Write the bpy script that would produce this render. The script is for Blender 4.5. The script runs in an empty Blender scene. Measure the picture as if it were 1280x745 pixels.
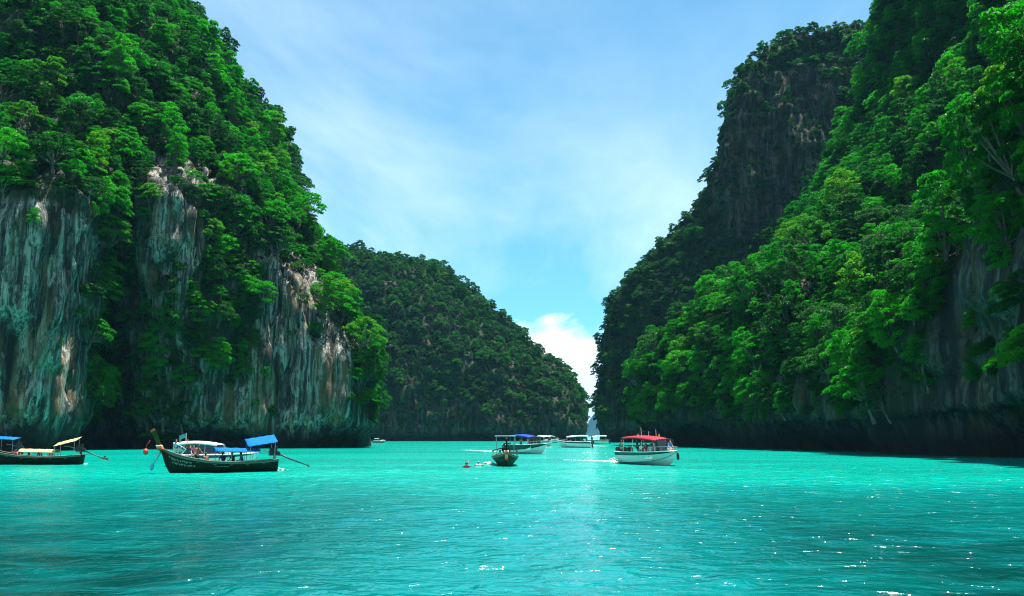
import bpy, bmesh, math, random
import numpy as np
from mathutils import Vector, Matrix
from mathutils.bvhtree import BVHTree

R = math.radians
random.seed(7)
RNG = np.random.default_rng(11)
SC = bpy.context.scene
COL = SC.collection

# ------------------------------------------------------------------ camera
F = 1108.0                       # focal length in pixels of the 1280 px wide photograph
HORIZON = 545.0
CAM = np.array([0.0, 0.0, 3.0])
PITCH = math.atan((HORIZON - 372.5) / F)
cam_data = bpy.data.cameras.new('camera')
cam_data.sensor_width = 36.0
cam_data.lens = 36.0 * F / 1280.0
cam_data.clip_start = 0.2
cam_data.clip_end = 30000.0
cam = bpy.data.objects.new('camera', cam_data)
COL.objects.link(cam)
cam.location = CAM
cam.rotation_euler = (math.pi / 2 + PITCH, 0, 0)
SC.camera = cam

# ------------------------------------------------------------------ light
SUN_EL, SUN_AZ = R(78), R(58)    # azimuth measured from +Y (view direction) towards +X
sun_dir = Vector((math.cos(SUN_EL) * math.sin(SUN_AZ), math.cos(SUN_EL) * math.cos(SUN_AZ), math.sin(SUN_EL)))
sd = bpy.data.lights.new('sun', 'SUN')
sd.energy = 5.0
sd.angle = R(0.53)
sd.color = (1.0, 0.96, 0.88)
sun = bpy.data.objects.new('sun', sd)
COL.objects.link(sun)
sun.rotation_euler = sun_dir.to_track_quat('Z', 'Y').to_euler()
sun.location = (0, 0, 400)

SC.view_settings.view_transform = 'Standard'
SC.view_settings.look = 'None'
SC.view_settings.exposure = 1.55
SC.view_settings.gamma = 1.0
SC.view_settings.use_curve_mapping = False
SC.cycles.use_denoising = True
SC.cycles.denoising_prefilter = 'NONE'
SC.cycles.use_adaptive_sampling = False
SC.cycles.pixel_filter_type = 'BLACKMAN_HARRIS'
SC.cycles.filter_width = 1.1
SC.cycles.max_bounces = 6
SC.cycles.diffuse_bounces = 1
SC.cycles.glossy_bounces = 3
SC.cycles.transmission_bounces = 4
SC.cycles.transparent_max_bounces = 6
SC.cycles.volume_bounces = 0
SC.cycles.caustics_reflective = False
SC.cycles.caustics_refractive = False
SC.cycles.sample_clamp_indirect = 4.0


class NT:
    """tiny helper round a node tree"""
    def __init__(self, tree):
        self.t = tree
        self.n = tree.nodes
        self.n.clear()

    def add(self, typ, ins=None, **props):
        nd = self.n.new(typ)
        for k, v in props.items():
            setattr(nd, k, v)
        for k, v in (ins or {}).items():
            self.put(nd.inputs[k], v)
        return nd

    def put(self, sock, v):
        if isinstance(v, bpy.types.NodeSocket):
            self.t.links.new(v, sock)
        elif isinstance(v, bpy.types.Node):
            self.t.links.new(v.outputs[0], sock)
        else:
            sock.default_value = v

    def math(self, op, a, b=0.0, c=0.0, clamp=False):
        nd = self.add('ShaderNodeMath', operation=op, use_clamp=clamp)
        for i, v in enumerate((a, b, c)):
            self.put(nd.inputs[i], v)
        return nd.outputs[0]

    def mix(self, fac, a, b, mode='MIX'):
        nd = self.add('ShaderNodeMix', data_type='RGBA', blend_type=mode)
        self.put(nd.inputs[0], fac)
        self.put(nd.inputs[6], a)
        self.put(nd.inputs[7], b)
        return nd.outputs[2]

    def ramp(self, fac, stops, interp='LINEAR'):
        nd = self.add('ShaderNodeValToRGB')
        cr = nd.color_ramp
        cr.interpolation = interp
        while len(cr.elements) < len(stops):
            cr.elements.new(0.5)
        for e, (p, c) in zip(cr.elements, stops):
            e.position = p
            e.color = c if len(c) == 4 else (*c, 1)
        self.put(nd.inputs[0], fac)
        return nd.outputs[0]

    def noise(self, vec, scale=1.0, detail=4.0, rough=0.55, dist=0.0):
        nd = self.add('ShaderNodeTexNoise', {'Scale': scale, 'Detail': detail, 'Roughness': rough, 'Distortion': dist})
        self.put(nd.inputs['Vector'], vec)
        return nd.outputs[0]

    def vmul(self, vec, v):
        nd = self.add('ShaderNodeVectorMath', operation='MULTIPLY')
        self.put(nd.inputs[0], vec)
        nd.inputs[1].default_value = v
        return nd.outputs[0]


def build_world():
    w = bpy.data.worlds.new('World')
    SC.world = w
    w.use_nodes = True
    T = NT(w.node_tree)
    sky = T.add('ShaderNodeTexSky', sky_type='NISHITA', sun_disc=False)
    sky.sun_elevation = SUN_EL
    sky.sun_rotation = SUN_AZ
    sky.air_density = 1.0
    sky.dust_density = 0.4
    sky.ozone_density = 3.0
    co = T.add('ShaderNodeTexCoord').outputs['Generated']
    sep = T.add('ShaderNodeSeparateXYZ', {0: co})
    x, y, z = sep.outputs
    # high thin cirrus on a plane far above
    zz = T.math('MAXIMUM', T.math('ADD', z, 0.12), 0.05)
    u = T.math('DIVIDE', x, zz)
    v = T.math('DIVIDE', y, zz)
    pl = T.add('ShaderNodeCombineXYZ', {0: u, 1: v, 2: 0.0})
    mp = T.add('ShaderNodeMapping', {'Vector': pl, 'Rotation': (0, 0, R(-28)), 'Scale': (1.0, 0.42, 1.0), 'Location': (0.35, 0.1, 0)})
    n1 = T.noise(mp, 0.9, 7, 0.58, 0.35)
    n2 = T.noise(mp, 0.45, 3, 0.5, 0.2)
    ci = T.math('MULTIPLY', T.ramp(n1, [(0.40, (0, 0, 0)), (0.68, (1, 1, 1))]), T.ramp(n2, [(0.32, (0.22,) * 3), (0.60, (1, 1, 1))]))
    # low bank of cumulus along the horizon
    hd = T.add('ShaderNodeMapping', {'Vector': co, 'Scale': (5.0, 5.0, 8.0), 'Location': (1.9, 0.3, 0.0)})
    n3 = T.noise(hd, 1.0, 7, 0.55, 0.3)
    top = T.math('ADD', T.math('MULTIPLY', T.math('SUBTRACT', n3, 0.5), 0.40), 0.122)
    cu = T.math('MULTIPLY', T.math('SUBTRACT', top, z), 34.0, clamp=True)
    cu = T.math('MULTIPLY', cu, T.math('MULTIPLY_ADD', z, 7.0, 0.35, clamp=True))
    tint = T.mix(1.0, sky.outputs[0], (0.38, 1.06, 1.16, 1), 'MULTIPLY')
    c1 = T.mix(T.math('MULTIPLY_ADD', ci, 0.80, 0.09), tint, (7.2, 8.6, 9.2, 1))
    n4 = T.noise(hd, 2.6, 5, 0.5)
    cc = T.mix(n4, (6.4, 7.8, 8.6, 1), (9.6, 9.9, 10.0, 1))
    c2 = T.mix(T.math('MULTIPLY', cu, 0.9), c1, cc)
    bg = T.add('ShaderNodeBackground', {'Color': c2, 'Strength': 0.055})
    out = T.add('ShaderNodeOutputWorld')
    T.t.links.new(bg.outputs[0], out.inputs['Surface'])


build_world()


# ------------------------------------------------------------------ helpers
def W(px, py, Y):
    """point seen at photograph pixel (px, py) that stands at forward distance Y"""
    a, b = (px - 640.0) / F, -(py - 372.5) / F
    d = np.array([a, math.cos(PITCH) - b * math.sin(PITCH), math.sin(PITCH) + b * math.cos(PITCH)])
    return CAM + d * (Y / d[1])


def G(px, py, z=0.0):
    """point of the water seen at a pixel"""
    a, b = (px - 640.0) / F, -(py - 372.5) / F
    d = np.array([a, math.cos(PITCH) - b * math.sin(PITCH), math.sin(PITCH) + b * math.cos(PITCH)])
    return CAM + d * ((z - CAM[2]) / d[2])


def project(P):
    """world points (N,3) to photograph pixels"""
    q = np.asarray(P) - CAM
    cy, sy = math.cos(PITCH), math.sin(PITCH)
    fw = q[..., 1] * cy + q[..., 2] * sy
    up = -q[..., 1] * sy + q[..., 2] * cy
    fw = np.maximum(fw, 0.1)
    return 640 + F * q[..., 0] / fw, 372.5 - F * up / fw


def tag(o, label, cat=None, group=None, kind=None):
    o['label'] = label
    if cat:
        o['category'] = cat
    if group:
        o['group'] = group
    if kind:
        o['kind'] = kind
    return o


def link(name, mesh, parent=None, mat=None):
    o = bpy.data.objects.new(name, mesh)
    COL.objects.link(o)
    if parent is not None:
        o.parent = parent
    if mat is not None and mesh is not None and not mesh.materials:
        mesh.materials.append(mat)
    return o


def empty(name, loc=(0, 0, 0), rot=(0, 0, 0)):
    o = bpy.data.objects.new(name, None)
    o.empty_display_size = 0.3
    COL.objects.link(o)
    o.location = loc
    o.rotation_euler = rot
    return o


def mesh_np(name, V, Fq, smooth=False):
    """quad (or tri) mesh from numpy arrays"""
    V = np.asarray(V, np.float32)
    Fq = np.asarray(Fq, np.int32)
    m = bpy.data.meshes.new(name)
    k = Fq.shape[1]
    m.vertices.add(len(V))
    m.vertices.foreach_set('co', V.ravel())
    m.loops.add(Fq.size)
    m.loops.foreach_set('vertex_index', Fq.ravel())
    m.polygons.add(len(Fq))
    m.polygons.foreach_set('loop_start', np.arange(0, Fq.size, k, dtype=np.int32))
    m.polygons.foreach_set('loop_total', np.full(len(Fq), k, np.int32))
    m.polygons.foreach_set('use_smooth', np.full(len(Fq), smooth))
    m.update(calc_edges=True)
    return m


def grid_faces(nr, nc):
    i = np.arange(nr - 1)[:, None] * nc + np.arange(nc - 1)[None, :]
    return np.stack([i, i + 1, i + nc + 1, i + nc], -1).reshape(-1, 4)


# ------------------------------------------------------------------ noise
def _hash(ix, iy, iz, s):
    with np.errstate(over='ignore'):
        h = (ix.astype(np.uint32) * np.uint32(374761393) + iy.astype(np.uint32) * np.uint32(668265263)
             + iz.astype(np.uint32) * np.uint32(2147483647 ^ 0x5bd1e995) + np.uint32(s) * np.uint32(2654435761 & 0xffffffff))
        h = (h ^ (h >> np.uint32(13))) * np.uint32(1274126177)
        h = (h ^ (h >> np.uint32(16))) * np.uint32(2246822519)
        return ((h ^ (h >> np.uint32(15))) & np.uint32(0xffffff)).astype(np.float32) / 8388607.5 - 1.0


def vnoise(P, s=0):
    """smooth value noise in -1..1"""
    i = np.floor(P).astype(np.int64)
    f = (P - i).astype(np.float32)
    f = f * f * f * (f * (f * 6 - 15) + 10)
    x, y, z = i[..., 0], i[..., 1], i[..., 2]
    r = 0
    for dx in (0, 1):
        wx = f[..., 0] if dx else 1 - f[..., 0]
        for dy in (0, 1):
            wy = f[..., 1] if dy else 1 - f[..., 1]
            for dz in (0, 1):
                wz = f[..., 2] if dz else 1 - f[..., 2]
                r = r + wx * wy * wz * _hash(x + dx, y + dy, z + dz, s)
    return r


def fbm(P, octv=4, s=0, gain=0.5):
    r, a = 0, 1.0
    P = np.asarray(P, np.float64)
    for k in range(octv):
        r = r + a * vnoise(P + 17.3 * k, s + k)
        P = P * 2.03
        a *= gain
    return r


def sstep(a, b, x):
    t = np.clip((x - a) / (b - a), 0, 1)
    return t * t * (3 - 2 * t)


def in_poly(px, py, poly):
    r = np.zeros(px.shape, bool)
    n = len(poly)
    for i in range(n):
        x0, y0 = poly[i]
        x1, y1 = poly[(i + 1) % n]
        if y0 == y1:
            continue
        c = ((py >= y0) != (py >= y1)) & (px < (x1 - x0) * (py - y0) / (y1 - y0) + x0)
        r ^= c
    return r


# ------------------------------------------------------------------ materials
def principled(name, col, rough=0.6, metal=0.0, spec=0.5, vary=0.25, scale=3.0, bump=0.0, stretch=(1, 1, 1)):
    m = bpy.data.materials.new(name)
    m.use_nodes = True
    T = NT(m.node_tree)
    co = T.add('ShaderNodeTexCoord').outputs['Object']
    v = T.vmul(co, stretch)
    n = T.noise(v, scale, 5, 0.6)
    c = (*col, 1)
    dk = tuple(x * (1 - vary) for x in col) + (1,)
    lt = tuple(min(1, x * (1 + vary * 0.5)) for x in col) + (1,)
    cc = T.ramp(n, [(0.3, dk), (0.5, c), (0.72, lt)])
    b = T.add('ShaderNodeBsdfPrincipled', {'Base Color': cc, 'Metallic': metal, 'Roughness': rough, 'Specular IOR Level': spec})
    if bump:
        bp = T.add('ShaderNodeBump', {'Height': T.noise(v, scale * 4, 4), 'Strength': bump, 'Distance': 0.02})
        T.put(b.inputs['Normal'], bp)
    o = T.add('ShaderNodeOutputMaterial')
    T.t.links.new(b.outputs[0], o.inputs[0])
    return m


def leaf_material(name, stops, transl=0.5):
    """foliage: tone by individual, by clump and by leaf; light passes through the leaves"""
    m = bpy.data.materials.new(name)
    m.use_nodes = True
    T = NT(m.node_tree)
    rnd = T.add('ShaderNodeObjectInfo').outputs['Random']
    geo = T.add('ShaderNodeNewGeometry')
    isl = geo.outputs['Random Per Island']
    n = T.noise(geo.outputs['Position'], 0.22, 2)
    f = T.math('ADD', T.math('MULTIPLY', rnd, 0.62), T.math('ADD', T.math('MULTIPLY', n, 0.25), T.math('MULTIPLY', isl, 0.2)))
    f = T.math('SUBTRACT', f, 0.03)
    c = T.ramp(f, stops)
    d = T.add('ShaderNodeBsdfPrincipled', {'Base Color': c, 'Roughness': 0.5, 'Specular IOR Level': 0.18})
    ct = T.mix(1.0, c, (0.85, 1.6, 0.4, 1), 'MULTIPLY')
    tr = T.add('ShaderNodeBsdfTranslucent', {'Color': ct})
    mx = T.add('ShaderNodeMixShader', {0: transl})
    T.put(mx.inputs[1], d.outputs[0])
    T.put(mx.inputs[2], tr.outputs[0])
    o = T.add('ShaderNodeOutputMaterial')
    T.t.links.new(mx.outputs[0], o.inputs[0])
    return m


MIXED = [(0.0, (0.004, 0.035, 0.006)), (0.25, (0.005, 0.065, 0.005)), (0.5, (0.009, 0.145, 0.004)),
         (0.72, (0.018, 0.205, 0.004)), (0.90, (0.065, 0.250, 0.005)), (1.0, (0.14, 0.17, 0.01))]
M_LEAF = leaf_material('foliage_mixed', MIXED)
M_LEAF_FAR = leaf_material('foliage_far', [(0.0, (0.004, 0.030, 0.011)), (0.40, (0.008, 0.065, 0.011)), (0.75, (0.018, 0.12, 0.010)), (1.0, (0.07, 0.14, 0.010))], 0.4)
TINTS = {
    'bright green': leaf_material('foliage_bright', [(0.1, (0.007, 0.130, 0.003)), (0.6, (0.016, 0.220, 0.003)), (1.0, (0.05, 0.28, 0.004))]),
    'deep green': leaf_material('foliage_deep', [(0.1, (0.006, 0.045, 0.007)), (0.6, (0.010, 0.075, 0.008)), (1.0, (0.016, 0.11, 0.008))]),
    'yellow-green': leaf_material('foliage_yellow', [(0.1, (0.030, 0.14, 0.005)), (0.6, (0.070, 0.22, 0.006)), (1.0, (0.13, 0.23, 0.008))]),
    'grey-green': leaf_material('foliage_grey', [(0.1, (0.018, 0.060, 0.022)), (0.6, (0.030, 0.095, 0.030)), (1.0, (0.055, 0.13, 0.045))]),
}
M_BARK = principled('bark', (0.11, 0.09, 0.065), 0.9, vary=0.45, scale=6, bump=0.6, stretch=(1, 1, 0.25))


def rock_material(name, pale=1.0, stain=1.0):
    m = bpy.data.materials.new(name)
    m.use_nodes = True
    T = NT(m.node_tree)
    P = T.add('ShaderNodeNewGeometry').outputs['Position']
    at = T.add('ShaderNodeAttribute', attribute_name='moss').outputs['Fac']
    wob = T.noise(T.vmul(P, (1, 1, 1)), 0.05, 3)
    wv = T.add('ShaderNodeVectorMath', operation='MULTIPLY_ADD')
    T.put(wv.inputs[0], wob)
    wv.inputs[1].default_value = (1.6, 1.6, 0.6)
    T.put(wv.inputs[2], P)
    S1 = T.noise(T.vmul(wv.outputs[0], (0.42, 0.42, 0.026)), 1.0, 6, 0.6)          # broad drip streaks
    S2 = T.noise(T.vmul(wv.outputs[0], (1.5, 1.5, 0.06)), 1.0, 4, 0.55)              # fine streaks
    B = T.noise(P, 0.07, 5, 0.6)                                                     # blotches
    D = T.noise(T.vmul(P, (1, 1, 0.6)), 0.9, 7, 0.65)                                # grain
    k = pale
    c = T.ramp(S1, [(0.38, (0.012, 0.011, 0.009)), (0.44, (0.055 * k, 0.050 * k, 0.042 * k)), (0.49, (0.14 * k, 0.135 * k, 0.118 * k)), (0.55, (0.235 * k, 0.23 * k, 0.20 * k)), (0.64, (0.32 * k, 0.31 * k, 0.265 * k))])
    c = T.mix(T.ramp(S2, [(0.42, (0.85,) * 3), (0.50, (0, 0, 0))]), c, (0.014, 0.016, 0.015, 1))
    ck = T.math('ABSOLUTE', T.math('SUBTRACT', T.noise(T.vmul(wv.outputs[0], (0.7, 0.7, 0.035)), 1.0, 5, 0.6), 0.5))
    c = T.mix(T.ramp(ck, [(0.004, (0.9,) * 3), (0.022, (0, 0, 0))]), c, (0.006, 0.006, 0.006, 1))
    st = T.math('MULTIPLY', T.ramp(T.noise(T.vmul(wv.outputs[0], (0.25, 0.25, 0.03)), 1.3, 4, 0.6), [(0.53, (0, 0, 0)), (0.60, (1, 1, 1))]), 0.6 * stain)
    c = T.mix(st, c, (0.17, 0.105, 0.045, 1))
    c = T.mix(T.ramp(B, [(0.54, (0, 0, 0)), (0.72, (0.6,) * 3)]), c, (0.025, 0.045, 0.024, 1))
    c = T.mix(T.math('MULTIPLY', T.ramp(D, [(0.42, (1, 1, 1)), (0.50, (0, 0, 0))]), 0.5), c, (0.02, 0.023, 0.020, 1))
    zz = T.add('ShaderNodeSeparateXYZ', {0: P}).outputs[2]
    algae_shade = T.math('SUBTRACT', T.math('ADD', 1.0, T.math('MULTIPLY', B, 1.2)), T.math('MULTIPLY', zz, 0.24), clamp=True)  # tidal algae, plus the undercut's shade painted into the rock near the waterline
    c = T.mix(T.math('MULTIPLY', algae_shade, 0.93), c, (0.010, 0.011, 0.009, 1))
    mossn = T.math('MULTIPLY', at, T.ramp(D, [(0.28, (0.55,) * 3), (0.6, (1, 1, 1))]))
    c = T.mix(mossn, c, (0.008, 0.024, 0.008, 1))
    h = T.math('ADD', T.math('MULTIPLY', D, 0.5), T.math('ADD', T.math('MULTIPLY', S1, 1.8), T.math('MULTIPLY', S2, 0.8)))
    bp = T.add('ShaderNodeBump', {'Height': h, 'Strength': 0.8, 'Distance': 0.8})
    b = T.add('ShaderNodeBsdfPrincipled', {'Base Color': c, 'Roughness': 0.88, 'Specular IOR Level': 0.2, 'Normal': bp})
    o = T.add('ShaderNodeOutputMaterial')
    T.t.links.new(b.outputs[0], o.inputs[0])
    return m


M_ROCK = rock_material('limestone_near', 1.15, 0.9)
M_ROCK_DARK = rock_material('limestone_shaded', 0.34, 0.5)  # same limestone darkened: shade of the right-hand and far cliffs put into its colour


# ------------------------------------------------------------------ water
def water_material():
    m = bpy.data.materials.new('turquoise_water')
    m.use_nodes = True
    T = NT(m.node_tree)
    P = T.add('ShaderNodeNewGeometry').outputs['Position']
    sep = T.add('ShaderNodeSeparateXYZ', {0: P})
    # deep green channel where the viewer floats, pale sand shoal further in
    n = T.noise(T.vmul(P, (1, 1, 0)), 0.035, 3, 0.5)
    dep = T.math('ADD', T.math('MULTIPLY', sep.outputs[1], 1 / 36.0), T.math('MULTIPLY', T.math('SUBTRACT', n, 0.5), 1.6))
    c = T.ramp(T.math('SUBTRACT', dep, 0.85, clamp=True), [(0.0, (0.0, 0.145, 0.148)), (0.45, (0.0, 0.195, 0.177)), (1.0, (0.0, 0.285, 0.220))])
    n5 = T.noise(T.vmul(P, (0.012, 0.05, 0)), 1.0, 4, 0.6)
    c = T.mix(T.ramp(n5, [(0.42, (0.45,) * 3), (0.56, (0, 0, 0))]), c, (0.0, 0.13, 0.115, 1))
    # dark cliff reflections painted into the water colour on both sides
    ax = T.math('ABSOLUTE', T.math('SUBTRACT', sep.outputs[0], 0.8))
    cliff_refl = T.math('MULTIPLY', T.math('SUBTRACT', T.math('ADD', ax, T.math('MULTIPLY', T.math('SUBTRACT', n, 0.5), 9.0)), 2.2), 0.17, clamp=True)
    cliff_refl = T.math('MULTIPLY', cliff_refl, T.math('SUBTRACT', 1.55, T.math('MULTIPLY', sep.outputs[1], 0.026), clamp=True))
    bn = T.noise(T.vmul(P, (0.22, 0.5, 0)), 1.0, 4, 0.6)
    cliff_refl = T.math('MULTIPLY', cliff_refl, T.ramp(bn, [(0.36, (0.55,) * 3), (0.56, (1, 1, 1))]))
    c = T.mix(T.math('MULTIPLY', cliff_refl, 0.95), c, (0.0, 0.030, 0.027, 1))
    pw = T.vmul(P, (1.0, 1.45, 0))
    w1 = T.noise(pw, 0.38, 2, 0.5, 0.5)
    w2 = T.noise(pw, 1.0, 3, 0.5, 0.6)
    w3 = T.noise(pw, 4.5, 2, 0.5, 0.3)
    h = T.math('ADD', T.math('MULTIPLY', w1, 0.22), T.math('ADD', T.math('MULTIPLY', w2, 0.31), T.math('MULTIPLY', w3, 0.030)))
    bp = T.add('ShaderNodeBump', {'Height': h, 'Strength': 1.0, 'Distance': 1.0})
    b = T.add('ShaderNodeBsdfPrincipled', {'Base Color': c, 'Roughness': 0.15, 'IOR': 1.33, 'Specular IOR Level': 0.42, 'Normal': bp})
    o = T.add('ShaderNodeOutputMaterial')
    T.t.links.new(b.outputs[0], o.inputs[0])
    return m


def build_water():
    # polar sheet: fine near the viewer, reaching past the horizon
    r = np.concatenate([np.linspace(0.5, 12, 14), 12 * np.exp(np.linspace(0.012, math.log(140 / 12), 330)),
                        140 * np.exp(np.linspace(0.05, math.log(9000 / 140), 60))])
    a = np.concatenate([np.linspace(-0.66, 0.66, 380), np.linspace(0.72, 2 * math.pi - 0.66, 60)])
    rr, aa = np.meshgrid(r, a, indexing='ij')
    X, Y = rr * np.sin(aa), rr * np.cos(aa)
    q = np.stack([X, Y, 0 * X], -1)
    amp = 1 - sstep(70, 150, rr)
    Z = (0.05 * fbm(q * (0.30, 0.42, 1), 2, 3) + 0.035 * vnoise(q * (0.9, 1.3, 1), 9)) * amp
    V = np.stack([X, Y, Z], -1).reshape(-1, 3)
    m = mesh_np('water', V, grid_faces(len(r), len(a)), True)
    o = link('water', m, None, water_material())
    tag(o, 'rippled turquoise lagoon water', kind='structure')
    # close the little hole under the viewer
    return o


build_water()


# ------------------------------------------------------------------ cliffs
def catmull(C, n):
    """resample control points C (k, ..., 3) along axis 0 to n points, spaced by mean chord length"""
    k = C.shape[0]
    seg = np.linalg.norm(np.diff(C, axis=0), axis=-1).reshape(k - 1, -1).mean(1) + 1e-6
    t = np.concatenate([[0], np.cumsum(seg)])
    u = np.linspace(0, t[-1], n)
    i = np.clip(np.searchsorted(t, u, side='right') - 1, 0, k - 2)
    f = ((u - t[i]) / seg[i]).reshape((-1,) + (1,) * (C.ndim - 1))
    p1, p2 = C[i], C[i + 1]
    p0, p3 = C[np.maximum(i - 1, 0)], C[np.minimum(i + 2, k - 1)]
    m1 = (p2 - p0) * 0.5
    m2 = (p3 - p1) * 0.5
    f2, f3 = f * f, f * f * f
    return (2 * f3 - 3 * f2 + 1) * p1 + (f3 - 2 * f2 + f) * m1 + (-2 * f3 + 3 * f2) * p2 + (f3 - f2) * m2


CLIFFS = {}


def make_cliff(name, net, nr, nc, label, mat, moss_fn, seed=0, amp=1.0, notch=3.2, calm=None):
    """net: rows (foot to top to back) x columns of control points; displaced into limestone"""
    C = np.array(net, float)
    S = catmull(C, nr)
    S = np.swapaxes(catmull(np.swapaxes(S, 0, 1), nc), 0, 1)
    du = np.gradient(S, axis=1)
    dv = np.gradient(S, axis=0)
    N = np.cross(du, dv)
    N /= np.linalg.norm(N, axis=-1, keepdims=True) + 1e-9
    # outward = towards the viewer's side of the sheet
    mid = N[nr // 3, nc // 2]
    if np.dot(mid, CAM - S[nr // 3, nc // 2]) < 0:
        N = -N
    P = S.copy()
    big = fbm(P / (38, 38, 60), 3, seed + 1)
    rid = 1 - np.abs(fbm(P / (13, 13, 70), 3, seed + 7)) * 2
    wx = P + 1.5 * fbm(P / 12.0, 2, seed + 61)[..., None] * np.array([1.0, 1.0, 0])
    flu = np.minimum(np.abs(fbm(wx / (5.2, 5.2, 46), 2, seed + 13)) * 3.2, 1.0) - 0.6
    flu2 = np.minimum(np.abs(fbm(wx / (2.3, 2.3, 22), 2, seed + 17)) * 3.0, 1.0) - 0.6
    med = fbm(P / (9, 9, 12), 4, seed + 21)
    fin = fbm(P / (2.2, 2.2, 4.0), 3, seed + 33)
    lev = P[..., 2] / 17.0 + 1.1 * fbm(P / (30, 30, 30), 2, seed + 41)
    saw = lev - np.floor(lev)
    ledge = np.where(saw < 0.8, saw / 0.8, (1 - saw) / 0.2) - 0.5          # bulge, then a shelf
    c = np.zeros(big.shape)
    if calm is not None:                       # bare walls: smoother, fluted, without shelves
        sx, sy = project(S)
        c = any_poly(sx, sy, calm).astype(float)
        for _ in range(10):
            c[1:-1, 1:-1] = (c[:-2, 1:-1] + c[2:, 1:-1] + c[1:-1, :-2] + c[1:-1, 2:] + c[1:-1, 1:-1]) / 5
    d = amp * ((5.5 - 3.0 * c) * big + 2.0 * rid + (1.0 + 1.1 * c) * flu + (0.3 + 0.4 * c) * flu2 + (1.6 - 0.9 * c) * med + (0.45 - 0.15 * c) * fin - (2.6 - 2.3 * c) * ledge)
    z = P[..., 2]
    d = d * (0.35 + 0.65 * sstep(0, 14, z))
    nv = fbm(P * np.array([1, 1, 0]) / 19.0, 3, seed + 51)
    nt = np.clip(4.6 + 3.0 * nv + 1.2 * med, 2.2, 9.0)
    d = d - notch * (0.75 + 0.7 * nv) * (1 - sstep(0.25 * nt, nt, z)) + 0.9 * sstep(4, 8, z) * (1 - sstep(8, 16, z))
    Nh = N.copy()
    Nh[..., 2] *= 0.35
    Nh /= np.linalg.norm(Nh, axis=-1, keepdims=True) + 1e-9
    V = P + Nh * d[..., None]
    V[0, :, 2] = -2.5
    m = mesh_np(name, V.reshape(-1, 3), grid_faces(nr, nc), True)
    px, py = project(V)
    moss = np.clip(moss_fn(px, py, V), 0, 1)
    at = m.attributes.new('moss', 'FLOAT', 'POINT')
    at.data.foreach_set('value', moss.astype(np.float32).ravel())
    o = link(name, m, None, mat)
    tag(o, label, kind='structure')
    CLIFFS[name] = dict(V=V, px=px, py=py, obj=o, N=N)
    return o


SEA = -2.5


def foot(px, Y):
    p = W(px, HORIZON, Y)
    p[2] = SEA
    return p


# --- the pale wall behind the long-tail boats (photograph's left)
def net_left():
    rows = []
    #        px per column:  off   pillar  pillar-right  recess  ledges   wall   corner
    spec = [
        (None, [(-190, 176), (-60, 176), (35, 178), (84, 188), (128, 222), (200, 214), (290, 220), (390, 228), (450, 236), (468, 262)]),
        (500,  [(-190, 174), (-60, 174), (35, 176), (80, 184), (124, 220), (200, 212), (290, 218), (385, 225), (446, 233), (456, 262)]),
        (420,  [(-190, 173), (-60, 173), (38, 174), (84, 182), (126, 219), (200, 209), (290, 217), (376, 225), (431, 237), (436, 268)]),
        (330,  [(-190, 171), (-60, 171), (45, 172), (95, 182), (132, 214), (200, 205), (280, 219), (351, 227), (390, 244), (390, 275)]),
        (250,  [(-190, 172), (-60, 172), (50, 174), (105, 184), (150, 206), (205, 204), (265, 222), (315, 236), (352, 254), (358, 285)]),
        (170,  [(-190, 192), (-60, 192), (45, 194), (105, 202), (150, 214), (195, 222), (235, 236), (270, 250), (297, 265), (306, 295)]),
        (80,  [(-190, 206), (-60, 206), (40, 208), (95, 216), (135, 226), (170, 238), (200, 250), (222, 264), (241, 279), (248, 310)]),
        (0,  [(-190, 220), (-60, 220), (30, 224), (80, 232), (115, 243), (145, 255), (167, 267), (182, 280), (193, 295), (200, 325)]),
        (-110,  [(-190, 245), (-60, 245), (10, 250), (45, 258), (70, 268), (90, 278), (101, 290), (110, 303), (117, 318), (120, 345)]),
    ]
    for py, cols in spec:
        rows.append([foot(px, Y) if py is None else W(px, py, Y) for px, Y in cols])
    top = rows[-1]
    rows.append([p + np.array([-10, 45, 4]) for p in top])
    rows.append([np.array([p[0] - 10, p[1] + 90, SEA]) for p in top])
    # wrap the corner away from the viewer
    for r in rows:
        p = r[-1]
        r.append(p + np.array([-14.0, 40.0, 0]))
        r.append(p + np.array([-40.0, 80.0, 0]))
    return rows


def net_left_back():
    rows = []
    spec = [
        (None, [(130, 330), (280, 330), (360, 335), (405, 345), (418, 372)]),
        (440,  [(130, 332), (280, 332), (360, 337), (400, 347), (412, 374)]),
        (330,  [(130, 334), (280, 334), (350, 340), (388, 350), (398, 378)]),
        (255,  [(130, 336), (276, 336), (335, 343), (368, 353), (374, 382)]),
        (200,  [(110, 340), (256, 340), (323, 347), (354, 357), (360, 386)]),
        (150,  [(80, 346), (236, 346), (303, 353), (332, 362), (338, 391)]),
        (100,  [(60, 352), (216, 352), (271, 359), (298, 368), (304, 397)]),
        (50,  [(40, 360), (186, 360), (235, 367), (260, 376), (266, 404)]),
        (0,  [(0, 370), (146, 370), (191, 377), (214, 386), (219, 414)]),
        (-110,  [(-80, 395), (56, 395), (93, 402), (114, 410), (119, 436)]),
    ]
    for py, cols in spec:
        rows.append([foot(px, Y) if py is None else W(px, py, Y) for px, Y in cols])
    top = rows[-1]
    rows.append([p + np.array([-10, 40, 2]) for p in top])
    rows.append([np.array([p[0] - 10, p[1] + 80, SEA]) for p in top])
    for r in rows:
        p = r[-1]
        r.append(p + np.array([-25.0, 50.0, 0]))
    return rows


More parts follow.
